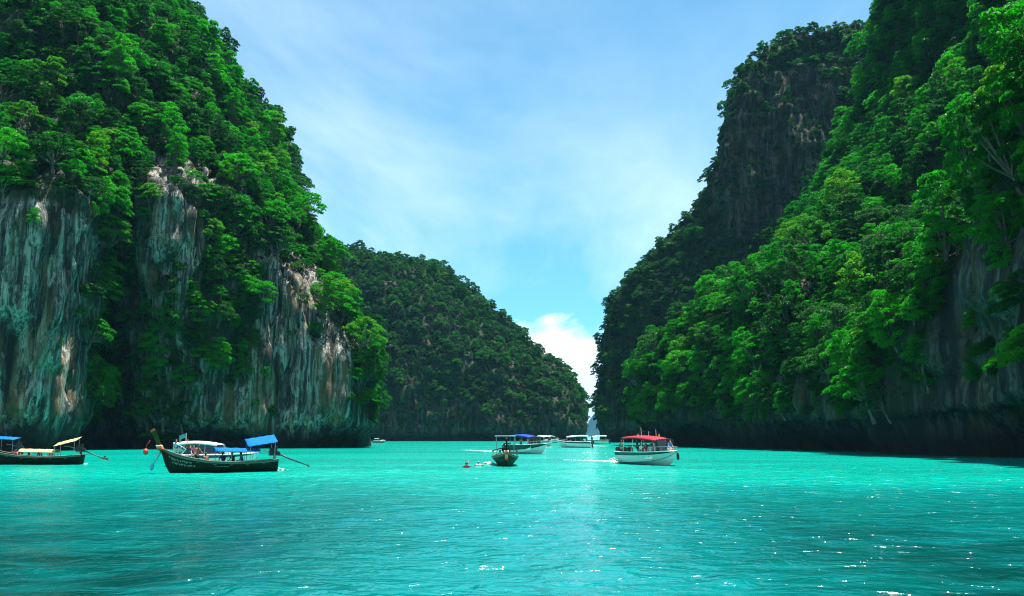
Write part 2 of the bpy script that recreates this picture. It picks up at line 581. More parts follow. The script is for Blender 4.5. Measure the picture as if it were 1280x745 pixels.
# --- the wooded wall beside the red-roofed boat (photograph's right)
def net_right():
    sil = [(806, 530), (812, 480), (846, 425), (922, 372), (984, 318), (1030, 262), (1078, 182), (1108, 80), (1124, -10), (1160, -150)]
    endc = [W(a, b, 290.0) for a, b in sil]
    fx_end = foot(806, 290)[0]
    Zs = [p[2] for p in endc]
    off = [p[0] - fx_end for p in endc]
    cols = []
    #      Y    foot X  factor on the profile
    for Y, fx, k, steep in [(40, 64, 1.0, 34), (78, 62, 1.0, 32), (106, 62, 1.0, 28), (124, 63, 1.0, 20), (146, 58, 1.0, 4), (170, 60, 1.0, 1),
                            (200, 58, 0.95, 0), (240, 48, 1.0, 0), (272, 43, 1.0, 0), (290, fx_end, 1.0, 0)]:
        col = [np.array([fx + 4.0, Y, SEA]), np.array([fx + 3.0, Y, 5.0])]
        for zz, oo in zip(Zs, off):
            o2 = k * (np.interp(max(zz - steep, 0) + (8 if steep else zz * 0), Zs, off) if steep else oo)
            col.append(np.array([fx + o2 - 1.5 * (10 < zz < 25), Y, zz]))
        t = col[-1]
        col.append(t + np.array([50, 0, 4]))
        col.append(np.array([t[0] + 100, Y, SEA]))
        cols.append(col)
    e = cols[-1]
    cols.append([p + np.array([12.0, 26.0, 0]) for p in e])
    cols.append([p + np.array([45.0, 50.0, 0]) for p in e])
    return [[c[i] for c in cols] for i in range(len(cols[0]))]


# --- the dark headland beyond it
def net_headland():
    # a steep wall turned to the viewer; its crest climbs away from the gap
    cols = []
    e0 = [foot(745, 432)] + [W(a, b, 432) for a, b in [(746, 530), (750, 480), (756, 440), (758, 412)]]
    for px, py, Y in [(774, 385, 424), (803, 348, 418), (832, 312, 414), (864, 278, 410), (888, 236, 407), (904, 184, 405), (914, 140, 404), (938, 108, 403), (992, 78, 402), (1050, 62, 400), (1100, 60, 398), (1180, 60, 396)]:
        f0 = foot(px, Y)
        t0 = W(px, py, Y + 16)
        col = [f0]
        for q, r in [(0.08, -0.15), (0.35, 0.05), (0.62, 0.25), (0.84, 0.55), (1.0, 1.0)]:
            col.append(np.array([f0[0] + (t0[0] - f0[0]) * max(q, 0), f0[1] + 16 * r, t0[2] * q]))
        col.append(t0 + np.array([8, 22, 3]))
        col.append(np.array([t0[0] + 20, t0[1] + 80, SEA]))
        cols.append(col)
    n = len(cols[0])
    E = catmull(np.array(e0), n - 2)
    first = [p for p in E] + [e0[-1] + np.array([6, 14, 2]), np.array([e0[-1][0] + 14, 475, SEA])]
    back = [p + np.array([14.0, 26.0, 0]) for p in first]
    cols = [back, first] + cols
    return [[c[i] for c in cols] for i in range(n)]


# --- the rounded wooded islet that closes the lagoon
def net_middle():
    cols = []
    #            px of foot, foot Y, crest px, crest py, crest Y
    for fx, fy, cx, cy, cY in [(350, 520, 360, 326, 585), (430, 520, 440, 326, 585), (470, 522, 474, 329, 588), (515, 525, 512, 336, 590), (560, 528, 545, 337, 592), (600, 530, 580, 364, 590),
                               (640, 533, 624, 403, 585), (675, 537, 659, 432, 580), (702, 541, 688, 458, 576), (720, 547, 710, 478, 574), (731, 556, 727, 505, 575)]:
        f0 = foot(fx, fy)
        c0 = W(cx, cy, cY)
        H = c0[2]
        col = [f0]
        for s, q in [(0.12, -0.03), (0.30, 0.06), (0.50, 0.20), (0.70, 0.42), (0.87, 0.70), (1.0, 1.0)]:
            x = f0[0] + (c0[0] - f0[0]) * max(q, 0)
            y = f0[1] + (c0[1] - f0[1]) * q
            col.append(np.array([x, y, H * s]))
        col.append(c0 + np.array([0, 30, 0.5]))
        col.append(np.array([c0[0], c0[1] + 70, SEA]))
        cols.append(col)
    e = cols[-1]
    cols.append([p + np.array([-1.0, 24.0, 0]) for p in e])
    cols.append([p + np.array([-40.0, 50.0, 0]) for p in e])
    return [[c[i] for c in cols] for i in range(len(cols[0]))]


# where the photograph shows bare rock, in its pixels
ROCK_LEFT = [
    [(-60, 250), (40, 246), (100, 268), (112, 300), (112, 400), (100, 470), (84, 562), (-60, 565)],
    [(182, 200), (212, 190), (262, 214), (258, 330), (232, 372), (190, 350)],
    [(322, 318), (345, 296), (398, 338), (422, 400), (432, 452), (452, 505), (468, 560), (215, 562), (240, 500), (300, 470), (318, 400)],
]
DARK_LEFT = [[(112, 290), (182, 280), (235, 375), (300, 470), (250, 505), (225, 562), (72, 562), (84, 450)]]
ROCK_RIGHT = [[(1160, 410), (1185, 365), (1212, 300), (1240, 250), (1320, 230), (1320, 575), (1150, 575)]]
ROCK_HEAD = [[(925, 100), (990, 84), (1060, 78), (1052, 160), (1010, 225), (985, 262), (915, 300), (880, 262), (892, 190)]]


def any_poly(px, py, polys, jit=None):
    r = np.zeros(px.shape, bool)
    for p in polys:
        r |= in_poly(px, py, p)
    return r


def jitter(px, py, V, a=12):
    return px + a * fbm(V / 9.0, 2, 77), py + a * fbm(V / 9.0, 2, 88)


def veg_left(px, py, V):
    jx, jy = jitter(px, py, V)
    d = np.ones(px.shape)
    d[any_poly(jx, jy, DARK_LEFT)] = 0.45
    d[any_poly(jx, jy, ROCK_LEFT)] = 0.025
    d[(V[..., 2] < 5)] = 0
    d[(V[..., 2] < 9) & (d > 0.5)] = 0.4
    return d


def veg_right(px, py, V):
    jx, jy = jitter(px, py, V)
    d = np.ones(px.shape)
    z = V[..., 2]
    d = np.where(jy > 470 + (jx - 800) * 0.02, 0.42, d)
    d = np.where(jy > 525, 0.12, d)
    d[any_poly(jx, jy, ROCK_RIGHT)] = 0.02
    out = fbm(V / 16.0, 2, 55)
    d = np.where(out > 0.8, d * 0.3, d)
    d[z < 4] = 0
    return d


def veg_back(px, py, V):
    d = np.ones(px.shape)
    d[V[..., 2] < 5] = 0
    return d


def veg_head(px, py, V):
    jx, jy = jitter(px, py, V, 8)
    d = np.ones(px.shape)
    d[any_poly(jx, jy, ROCK_HEAD)] = 0.18
    d[(py > 425) & (V[..., 2] < 60)] = 0.55
    d[V[..., 2] < 10] = 0.1
    d[V[..., 2] < 5] = 0
    return d


def veg_mid(px, py, V):
    jx, jy = jitter(px, py, V, 8)
    d = np.ones(px.shape)
    n = fbm(V / (14, 14, 40), 2, 66)
    low = py > 430 + 40 * n + (640 - px) * 0.15
    d[low] = 0.5
    d[(n > 0.28) & (py > 380)] = 0.15
    d[(V[..., 2] < 24) & (n < 0.35)] = 0.22
    d[(py > 345) & (py < 395) & (px > 478) & (px < 505)] = 0.1
    d[V[..., 2] < 7] = 0.03
    d[V[..., 2] < 4] = 0
    return d


def moss_of(fn):
    return lambda px, py, V: sstep(0.15, 0.8, fn(px, py, V)) * 0.95


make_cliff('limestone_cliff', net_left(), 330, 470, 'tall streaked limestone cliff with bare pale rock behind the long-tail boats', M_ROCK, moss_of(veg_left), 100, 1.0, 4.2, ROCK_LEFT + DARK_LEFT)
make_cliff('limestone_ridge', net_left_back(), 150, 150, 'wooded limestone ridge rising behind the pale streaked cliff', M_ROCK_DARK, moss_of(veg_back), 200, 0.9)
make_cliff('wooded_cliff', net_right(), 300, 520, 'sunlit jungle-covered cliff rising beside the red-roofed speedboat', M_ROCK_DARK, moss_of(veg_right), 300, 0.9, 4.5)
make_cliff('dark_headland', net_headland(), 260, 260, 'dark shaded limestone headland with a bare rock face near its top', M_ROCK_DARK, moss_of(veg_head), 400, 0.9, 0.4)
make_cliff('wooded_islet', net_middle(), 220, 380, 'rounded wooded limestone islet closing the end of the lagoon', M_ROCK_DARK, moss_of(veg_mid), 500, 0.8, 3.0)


def build_far_hill():
    Y0 = 6000.0
    c = W(745, 519, Y0)
    x = np.concatenate([c[0] + np.linspace(-160, 160, 60), c[0] + 160 + np.geomspace(8, 2500, 50)])
    n, mrow = len(x), 24
    V = []
    for i in range(mrow):
        t = i / (mrow - 1)
        s = math.sin(t * math.pi)
        for xx in x:
            h = c[2] * (1.0 + 0.06 * math.sin((xx - c[0]) / 55.0 + 0.9)) / (1 + math.exp(-(xx - c[0] + 62) / 17.0))
            h = h * s ** 0.8 * (1 + 0.09 * float(fbm(np.array([[xx / 24, t * 5, 2.0]]), 4, 5)[0])) - 2.0 * (1 - s) - 1.0
            V.append((xx, Y0 + 700 * (t - 0.5), h))
    m = mesh_np('far_hill', V, grid_faces(mrow, n), True)
    mat = principled('far_hill_forest', (0.006, 0.020, 0.020), 0.95, vary=0.4, scale=0.02, spec=0.0)
    o = link('hill', m, None, mat)
    tag(o, 'distant hazy hill seen through the gap between islet and headland', kind='structure')


build_far_hill()


# ------------------------------------------------------------------ trees
def tube(pts, rad, sides=6):
    """vertices and quads of a tapered tube along pts"""
    pts = np.asarray(pts, float)
    V, Fc = [], []
    for i, p in enumerate(pts):
        t = pts[min(i + 1, len(pts) - 1)] - pts[max(i - 1, 0)]
        t /= np.linalg.norm(t) + 1e-9
        a = np.cross(t, (0.31, 0.9, 0.2))
        a /= np.linalg.norm(a) + 1e-9
        b = np.cross(t, a)
        for k in range(sides):
            th = 2 * math.pi * k / sides
            V.append(p + rad[i] * (math.cos(th) * a + math.sin(th) * b))
    for i in range(len(pts) - 1):
        for k in range(sides):
            k2 = (k + 1) % sides
            Fc.append((i * sides + k, i * sides + k2, (i + 1) * sides + k2, (i + 1) * sides + k))
    return np.array(V), np.array(Fc)


def leaves(centers, normals, size, rng):
    """folded leaf-clump quads"""
    n = len(centers)
    nrm = normals + rng.normal(0, 0.42, (n, 3))
    nrm /= np.linalg.norm(nrm, axis=1, keepdims=True) + 1e-9
    r = rng.normal(0, 1, (n, 3))
    a = np.cross(nrm, r)
    a /= np.linalg.norm(a, axis=1, keepdims=True) + 1e-9
    b = np.cross(nrm, a)
    L = (size * rng.uniform(0.6, 1.4, n))[:, None]
    wd = L * rng.uniform(0.32, 0.55, n)[:, None]
    droop = nrm * L * 0.18
    V = np.stack([centers - a * L * 0.5 - droop, centers + b * wd * 0.5, centers + a * L * 0.5 - droop, centers - b * wd * 0.5], 1).reshape(-1, 3)
    return V, np.arange(4 * n).reshape(-1, 4)


def make_tree_meshes(idx, kind, nleaf, leaf, rng):
    """unit tree: crown about 6 m wide, foot at the origin"""
    if kind == 'umbrella':
        k, rad, zc, lr, lz = 15, 2.5, (2.3, 5.0), (0.65, 1.35), 0.40
    elif kind == 'round':
        k, rad, zc, lr, lz = 17, 2.0, (0.9, 4.6), (0.6, 1.3), 0.62
    elif kind == 'tall':
        k, rad, zc, lr, lz = 15, 1.5, (1.6, 7.4), (0.55, 1.15), 0.6
    else:                                             # bush
        k, rad, zc, lr, lz = 9, 1.7, (0.2, 1.9), (0.7, 1.2), 0.7
    lobes = []
    for j in range(k):
        t = j / (k - 1)
        z = zc[0] + (zc[1] - zc[0]) * t
        rr = rad * math.sqrt(max(0.05, 1 - (0.95 * t) ** 2)) * rng.uniform(0.55, 1.1)
        th = 2.4 * j + rng.uniform(-0.5, 0.5)
        r0 = rng.uniform(*lr) * (1.0 - 0.15 * t)
        lobes.append((np.array([rr * math.cos(th), rr * math.sin(th), z]), r0, lz * r0))
    tot = sum(l[1] ** 2 for l in lobes)
    Cs, Ns = [], []
    for c, r0, rz in lobes:
        n = int(nleaf * r0 * r0 / tot)
        d = rng.normal(0, 1, (n, 3))
        d /= np.linalg.norm(d, axis=1, keepdims=True)
        d[:, 2] = np.where(d[:, 2] < -0.25, -d[:, 2], d[:, 2])
        rr = rng.uniform(0.55, 1.0, (n, 1)) ** 0.5
        rr *= 1 + 0.22 * np.sin(5 * d[:, :1] + 3 * d[:, 1:2] + idx)
        Cs.append(c + d * rr * np.array([r0, r0, rz]))
        Ns.append(d * 0.8 + np.array([0, 0, 0.5]))
    V, Fc = leaves(np.concatenate(Cs), np.concatenate(Ns), leaf, rng)
    crown = mesh_np('tree_crown', V, Fc)
    # trunk with limbs up into the lobes
    hb = zc[0] * 0.55
    TV, TF, o = [], [], 0
    pts = [np.array([0, 0, -1.2]), np.array([0.03, 0.02, 0.0]), np.array([0.12, -0.05, hb * 0.6]), np.array([0.05, 0.05, hb]), np.array([0.0, 0.1, zc[0] + 0.5 * (zc[1] - zc[0])])]
    v, f = tube(pts, [0.26, 0.20, 0.15, 0.12, 0.05], 6)
    TV.append(v); TF.append(f + o); o += len(v)
    for c, r0, rz in lobes[::2]:
        s = pts[3] * 0.8 + np.array([0, 0, 0.1])
        e = c - np.array([0, 0, 0.2 * rz])
        v, f = tube([s, s * 0.45 + e * 0.55 + np.array([0, 0, -0.2]), e], [0.09, 0.06, 0.025], 5)
        TV.append(v); TF.append(f + o); o += len(v)
    trunk = mesh_np('tree_trunk', np.concatenate(TV), np.concatenate(TF), True)
    crown.materials.append(M_LEAF if kind != 'bush' else TINTS['deep green'])
    trunk.materials.append(M_BARK)
    return crown, trunk


trng = np.random.default_rng(5)
KINDS = ['umbrella', 'round', 'umbrella', 'round', 'tall', 'umbrella', 'round', 'bush']
TREES = [make_tree_meshes(i, k, 2000 if k != 'bush' else 900, 0.40, trng) for i, k in enumerate(KINDS)]
N_TREE = 7
FARTREES = []
for i in range(4):
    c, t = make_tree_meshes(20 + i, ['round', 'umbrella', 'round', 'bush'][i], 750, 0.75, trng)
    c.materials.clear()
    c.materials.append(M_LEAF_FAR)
    FARTREES.append((c, t))


def scatter(name, n_cand, dens, spacing, size, rng, frame=(-140, 1420, -140, 585)):
    """trees on a cliff: candidates by area, kept where the rock is wooded and far enough from their neighbours"""
    V = CLIFFS[name]['V']
    nr, nc, _ = V.shape
    a, b, c, d = V[:-1, :-1], V[:-1, 1:], V[1:, 1:], V[1:, :-1]
    nv = np.cross(c - a, d - b)
    ar = np.linalg.norm(nv, axis=-1)
    ctr = (a + b + c + d) / 4
    nv = nv / (ar[..., None] + 1e-9)
    side = np.sign(np.sum(nv[nr // 3, nc // 2] * (CAM - ctr[nr // 3, nc // 2])))
    nv = nv * side
    px, py = project(ctr)
    ok = (px > frame[0]) & (px < frame[1]) & (py > frame[2]) & (py < frame[3]) & (ctr[..., 1] > 20)
    ok &= np.sum(nv * (CAM - ctr), -1) > -0.35 * np.linalg.norm(ctr - CAM, axis=-1)
    dn = dens(px, py, ctr)
    dn = np.where((nv[..., 2] > 0.55) & (dn > 0.01), np.maximum(dn, 0.6), dn)      # every shelf carries growth
    w = (ar * ok * dn).ravel()
    w /= w.sum()
    pick = rng.choice(len(w), n_cand, p=w)
    i, j = np.unravel_index(pick, (nr - 1, nc - 1))
    u, v = rng.random((2, n_cand, 1))
    P = (a[i, j] * (1 - u) + b[i, j] * u) * (1 - v) + (d[i, j] * (1 - u) + c[i, j] * u) * v
    Nn = nv[i, j]
    sz = np.exp(rng.normal(math.log(size), 0.42, n_cand))
    sz = np.minimum(sz, 1.75 * size)
    sz = np.where(dn[i, j] < 0.3, np.minimum(sz, 0.62 * size), sz)                  # only small ones on bare rock
    cell = spacing
    used, keep = {}, []
    for q in range(n_cand):
        p = P[q]
        key = (int(p[0] // cell), int(p[1] // cell), int(p[2] // cell))
        s = spacing * (0.55 + 0.45 * sz[q] / size)
        bad = False
        for dx in (-1, 0, 1):
            for dy in (-1, 0, 1):
                for dz in (-1, 0, 1):
                    for t in used.get((key[0] + dx, key[1] + dy, key[2] + dz), ()):
                        if (t[0] - p[0]) ** 2 + (t[1] - p[1]) ** 2 + (t[2] - p[2]) ** 2 < s * s:
                            bad = True
        if not bad:
            used.setdefault(key, []).append(p)
            keep.append(q)
    keep = np.array(keep)
    return P[keep], Nn[keep], sz[keep]


def tree_pose(N, rng):
    """lean out from the rock and up"""
    h = np.array([N[0], N[1], 0.0])
    steep = 1 - abs(N[2])
    d = Vector((h[0] * 0.55 * steep, h[1] * 0.55 * steep, 1.0)).normalized()
    q = d.to_track_quat('Z', 'Y') @ Matrix.Rotation(rng.uniform(0, 6.283), 4, 'Z').to_quaternion()
    return q.to_euler()


def points_object(name, pts, rots, scl, idx, sources, label):
    """one object of instanced plants: what nobody could count"""
    m = bpy.data.meshes.new(name)
    m.from_pydata([tuple(p) for p in pts], [], [])
    a = m.attributes.new('rot', 'FLOAT_VECTOR', 'POINT')
    a.data.foreach_set('vector', np.asarray(rots, np.float32).ravel())
    a = m.attributes.new('scl', 'FLOAT_VECTOR', 'POINT')
    a.data.foreach_set('vector', np.asarray(scl, np.float32).ravel())
    a = m.attributes.new('pick', 'INT', 'POINT')
    a.data.foreach_set('value', np.asarray(idx, np.int32))
    o = link(name, m)
    ng = bpy.data.node_groups.new(name, 'GeometryNodeTree')
    ng.interface.new_socket('Geometry', in_out='INPUT', socket_type='NodeSocketGeometry')
    ng.interface.new_socket('Geometry', in_out='OUTPUT', socket_type='NodeSocketGeometry')
    nd, lk = ng.nodes, ng.links
    gi, go = nd.new('NodeGroupInput'), nd.new('NodeGroupOutput')
    join = nd.new('GeometryNodeJoinGeometry')
    for s in sources:
        oi = nd.new('GeometryNodeObjectInfo')
        oi.transform_space = 'ORIGINAL'
        oi.inputs['Object'].default_value = s
        oi.inputs['As Instance'].default_value = True
        lk.new(oi.outputs['Geometry'], join.inputs[0])
    iop = nd.new('GeometryNodeInstanceOnPoints')
    iop.inputs['Pick Instance'].default_value = True
    lk.new(gi.outputs[0], iop.inputs['Points'])
    lk.new(join.outputs[0], iop.inputs['Instance'])
    for nm, typ, sock in (('rot', 'FLOAT_VECTOR', 'Rotation'), ('scl', 'FLOAT_VECTOR', 'Scale'), ('pick', 'INT', 'Instance Index')):
        na = nd.new('GeometryNodeInputNamedAttribute')
        na.data_type = typ
        na.inputs['Name'].default_value = nm
        if sock == 'Rotation':
            er = nd.new('FunctionNodeEulerToRotation')
            lk.new(na.outputs[0], er.inputs[0])
            lk.new(er.outputs[0], iop.inputs[sock])
        else:
            lk.new(na.outputs[0], iop.inputs[sock])
    lk.new(iop.outputs[0], go.inputs[0])
    md = o.modifiers.new('plants', 'NODES')
    md.node_group = ng
    tag(o, label, kind='stuff')
    return o


def crown_scale(s, rng):
    return (s * rng.uniform(0.85, 1.2), s * rng.uniform(0.85, 1.2), s * rng.uniform(0.8, 1.15))


def build_forest():
    rng = np.random.default_rng(21)
    bvh = []
    for nm in CLIFFS:
        V = CLIFFS[nm]['V'][::2, ::2]
        f = grid_faces(V.shape[0], V.shape[1])
        bvh.append(BVHTree.FromPolygons([tuple(p) for p in V.reshape(-1, 3)], [tuple(map(int, q)) for q in f]))
    near = []
    for nm, n, fn, sp, sz in (('limestone_cliff', 15000, veg_left, 2.8, 0.98), ('wooded_cliff', 18000, veg_right, 2.9, 1.02)):
        P, N, S = scatter(nm, n, fn, sp, sz, rng)
        for p, q, s in zip(P, N, S):
            near.append((nm, p, q, s))
    # trees that stand alone on the bare wall, found by the ray through their foot
    for px, py, s in [(192, 552, 1.15), (212, 556, 0.8), (178, 520, 0.9), (196, 470, 0.8), (186, 440, 0.6), (150, 416, 0.8), (118, 420, 0.7), (100, 372, 0.7), (108, 470, 0.6), (140, 505, 0.6),
                      (312, 300, 0.8), (322, 345, 0.75), (306, 380, 0.8), (318, 425, 0.7), (300, 450, 0.7), (330, 470, 0.5), (268, 300, 0.9), (285, 335, 0.8), (322, 262, 0.8), (298, 412, 0.7), (262, 352, 0.6),
                      (214, 330, 0.6), (440, 480, 0.8), (448, 505, 0.7), (455, 460, 0.9), (238, 430, 0.5), (340, 520, 0.4), (205, 500, 0.6)]:
        a = W(px, py, 100.0)
        d = Vector(a - CAM).normalized()
        hit, nrm, _, dist = bvh[0].ray_cast(Vector(CAM), d)
        if hit is not None:
            nn = np.array(nrm)
            nn = nn if np.dot(nn, CAM - np.array(hit)) > 0 else -nn
            near.append(('limestone_cliff', np.array(hit), nn, s))
    # the three hundred that show largest, in the frame and not behind rock
    rank = []
    for k, (nm, p, q, s) in enumerate(near):
        c = p + np.array([0, 0, 3.0 * s])
        px, py = project(c[None])
        if not (-5 < px[0] < 1285 and -5 < py[0] < 560):
            continue
        d = Vector(c - CAM)
        L = d.length
        d.normalize()
        if any(b.ray_cast(Vector(CAM), d, L - 4.0)[0] is not None for b in bvh):
            continue
        rank.append((s / L * (1.25 if nm == 'limestone_cliff' else 1.0), k))
    rank.sort(reverse=True)
    chosen = {k for _, k in rank[:296]}
    groups = {'limestone_cliff': 'trees clinging to the streaked limestone cliff', 'wooded_cliff': 'trees covering the jungle slope'}

    def whereabouts(nm, p):
        px, py = project(p[None])
        if nm == 'limestone_cliff':
            h = 'high on' if p[2] > 75 else 'midway up' if p[2] > 32 else 'low on'
            by = 'above the cream-roofed boat' if px[0] < 150 else 'above the lettered long-tail boat' if px[0] < 345 else 'on its corner facing the islet'
            return f'{h} the streaked cliff {by}'
        h = 'high on' if p[2] > 65 else 'midway up' if p[2] > 28 else 'low on'
        by = 'beside the dark headland' if p[1] > 225 else 'past the red-roofed boat' if p[1] > 160 else 'around the bare rock face'
        return f'{h} the jungle slope {by}'
    shape = {'umbrella': 'spreading', 'round': 'bushy', 'tall': 'slender'}
    names = list(TINTS)
    rest = []
    for k, (nm, p, q, s) in enumerate(near):
        rot = tree_pose(q, rng)
        sc = crown_scale(s, rng)
        i = int(rng.integers(0, N_TREE))
        if k not in chosen:
            rest.append((p, rot, sc, i))
            continue
        ti = names[rng.choice(4, p=[0.5, 0.24, 0.16, 0.10])]
        t = empty('tree', p, rot)
        t.scale = sc
        size = 'large' if s > 1.3 else 'small' if s < 0.95 else 'medium'
        tag(t, f'{size} {shape[KINDS[i]]} {ti} tree {whereabouts(nm, p)}', 'tree', groups[nm])
        c = link('crown', TREES[i][0], t)
        c.material_slots[0].link = 'OBJECT'
        c.material_slots[0].material = TINTS[ti]
        link('trunk', TREES[i][1], t)
    # sources of the instanced wood live outside the scene
    src = [bpy.data.objects.new('wood_source', TREES[i][0]) for i in range(N_TREE)]
    bush = bpy.data.objects.new('bush_source', TREES[7][0])
    points_object('jungle_trees', [r[0] for r in rest], [r[1] for r in rest], [r[2] for r in rest], [r[3] for r in rest], src,
                  'dense mass of smaller jungle trees on the near cliffs')
    # undergrowth and creepers
    P, R_, S, I = [], [], [], []
    for nm, n, fn, sp, sz in (('limestone_cliff', 7000, veg_left, 2.2, 0.50), ('wooded_cliff', 9000, veg_right, 2.2, 0.52)):
        p, q, s = scatter(nm, n, fn, sp, sz, rng)
        for a, b, c in zip(p, q, s):
            P.append(a); R_.append(tree_pose(b * np.array([1.8, 1.8, 1]), rng)); S.append(crown_scale(c, rng)); I.append(0)
    points_object('undergrowth', P, R_, S, I, [bush], 'low shrubs and creepers clinging to the near cliffs')
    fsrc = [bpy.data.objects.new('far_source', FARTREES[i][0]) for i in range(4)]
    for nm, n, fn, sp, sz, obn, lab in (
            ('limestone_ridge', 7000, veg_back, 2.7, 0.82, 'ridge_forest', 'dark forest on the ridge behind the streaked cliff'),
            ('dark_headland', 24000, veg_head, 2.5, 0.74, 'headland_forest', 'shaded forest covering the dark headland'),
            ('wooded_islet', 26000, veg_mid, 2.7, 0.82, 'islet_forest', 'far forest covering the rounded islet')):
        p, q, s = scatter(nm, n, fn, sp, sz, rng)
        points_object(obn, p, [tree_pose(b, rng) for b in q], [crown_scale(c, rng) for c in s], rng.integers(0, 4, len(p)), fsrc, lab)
        print(obn, len(p))
    print('near trees', len(near), 'shown', len(rank), 'rest', len(rest), 'undergrowth', len(P))


build_forest()


# ------------------------------------------------------------------ haze
def build_haze():
    bm = bmesh.new()
    bmesh.ops.create_cube(bm, size=1.0)
    me = bpy.data.meshes.new('haze')
    for v in bm.verts:
        v.co = Vector((v.co.x * 18400, v.co.y * 18400, -4.0 if v.co.z < 0 else 320.0))
    bm.to_mesh(me)
    bm.free()
    m = bpy.data.materials.new('sea_haze')
    m.use_nodes = True
    T = NT(m.node_tree)
    pv = T.add('ShaderNodeVolumePrincipled', {'Color': (0.25, 0.70, 1.0, 1), 'Density': 0.000042, 'Anisotropy': 0.0})
    o = T.add('ShaderNodeOutputMaterial')
    T.t.links.new(pv.outputs[0], o.inputs['Volume'])
    h = link('haze', me, None, m)
    tag(h, 'thin bluish sea haze over the lagoon', kind='stuff')


build_haze()


# ------------------------------------------------------------------ boat and people materials
MB_ = {}


def paint(name, col, rough=0.45, metal=0.0, vary=0.18, scale=2.0, spec=0.5, bump=0.0):
    if name not in MB_:
        MB_[name] = principled(name, col, rough, metal, spec, vary, scale, bump)
    return MB_[name]


def glass_dark(name='tinted_glass'):
    if name not in MB_:
        MB_[name] = principled(name, (0.012, 0.016, 0.018), 0.06, 0.0, 0.6, 0.1)
    return MB_[name]


def foam_material():
    if 'foam' not in MB_:
        MB_['foam'] = principled('foam', (0.30, 0.42, 0.40), 0.9, vary=0.3, scale=4)
    return MB_['foam']


class Mesh:
    """collects pieces of one part"""
    def __init__(self):
        self.v, self.f = [], []

    def add(self, V, Fc):
        o = len(self.v)
        self.v += [tuple(map(float, p)) for p in V]
        self.f += [tuple(int(i) + o for i in q) for q in Fc]
        return self

    def box(self, c, s, rot=None):
        x, y, z = (k / 2 for k in s)
        P = [Vector((a, b, d)) for a in (-x, x) for b in (-y, y) for d in (-z, z)]
        if rot is not None:
            P = [rot @ p for p in P]
        P = [(p.x + c[0], p.y + c[1], p.z + c[2]) for p in P]
        return self.add(P, [(0, 1, 3, 2), (4, 6, 7, 5), (0, 4, 5, 1), (2, 3, 7, 6), (0, 2, 6, 4), (1, 5, 7, 3)])

    def tube(self, pts, rad, sides=6, cap=True):
        if not hasattr(rad, '__len__'):
            rad = [rad] * len(pts)
        v, f = tube(pts, rad, sides)
        o = len(self.v)
        self.add(v, f)
        if cap:
            self.f.append(tuple(o + k for k in range(sides))[::-1])
            n = o + (len(pts) - 1) * sides
            self.f.append(tuple(n + k for k in range(sides)))
        return self

    def ball(self, c, r, seg=8, rings=6):
        V, Fc = [], []
        r = r if hasattr(r, '__len__') else (r, r, r)
        for i in range(rings + 1):
            a = math.pi * i / rings
            for k in range(seg):
                b = 2 * math.pi * k / seg
                V.append((c[0] + r[0] * math.sin(a) * math.cos(b), c[1] + r[1] * math.sin(a) * math.sin(b), c[2] + r[2] * math.cos(a)))
        for i in range(rings):
            for k in range(seg):
                k2 = (k + 1) % seg
                Fc.append((i * seg + k, (i + 1) * seg + k, (i + 1) * seg + k2, i * seg + k2))
        return self.add(V, Fc)

    def build(self, name, mat, parent=None, smooth=False, bevel=0.0):
        m = bpy.data.meshes.new(name)
        m.from_pydata(self.v, [], self.f)
        bm = bmesh.new()
        bm.from_mesh(m)
        bmesh.ops.remove_doubles(bm, verts=bm.verts, dist=1e-4)
        bmesh.ops.recalc_face_normals(bm, faces=bm.faces)
        if bevel:
            ed = [e for e in bm.edges if len(e.link_faces) == 2 and e.calc_face_angle(0) > 0.6]
            bmesh.ops.bevel(bm, geom=ed, offset=bevel, segments=2, affect='EDGES', profile=0.6)
        bm.to_mesh(m)
        bm.free()
        m.polygons.foreach_set('use_smooth', [smooth] * len(m.polygons))
        o = link(name, m, parent, mat)
        return o


_TAB = {}


def lerp_tab(u, tab):
    key = tuple(tab)
    if key not in _TAB:
        g = np.linspace(0, 1, 241)
        y = np.interp(g, [t[0] for t in tab], [t[1] for t in tab])
        p = np.concatenate([2 * y[0] - y[12:0:-1], y, 2 * y[-1] - y[-2:-14:-1]])
        _TAB[key] = (g, np.convolve(p, np.ones(25) / 25, 'valid'))
    return float(np.interp(u, *_TAB[key]))


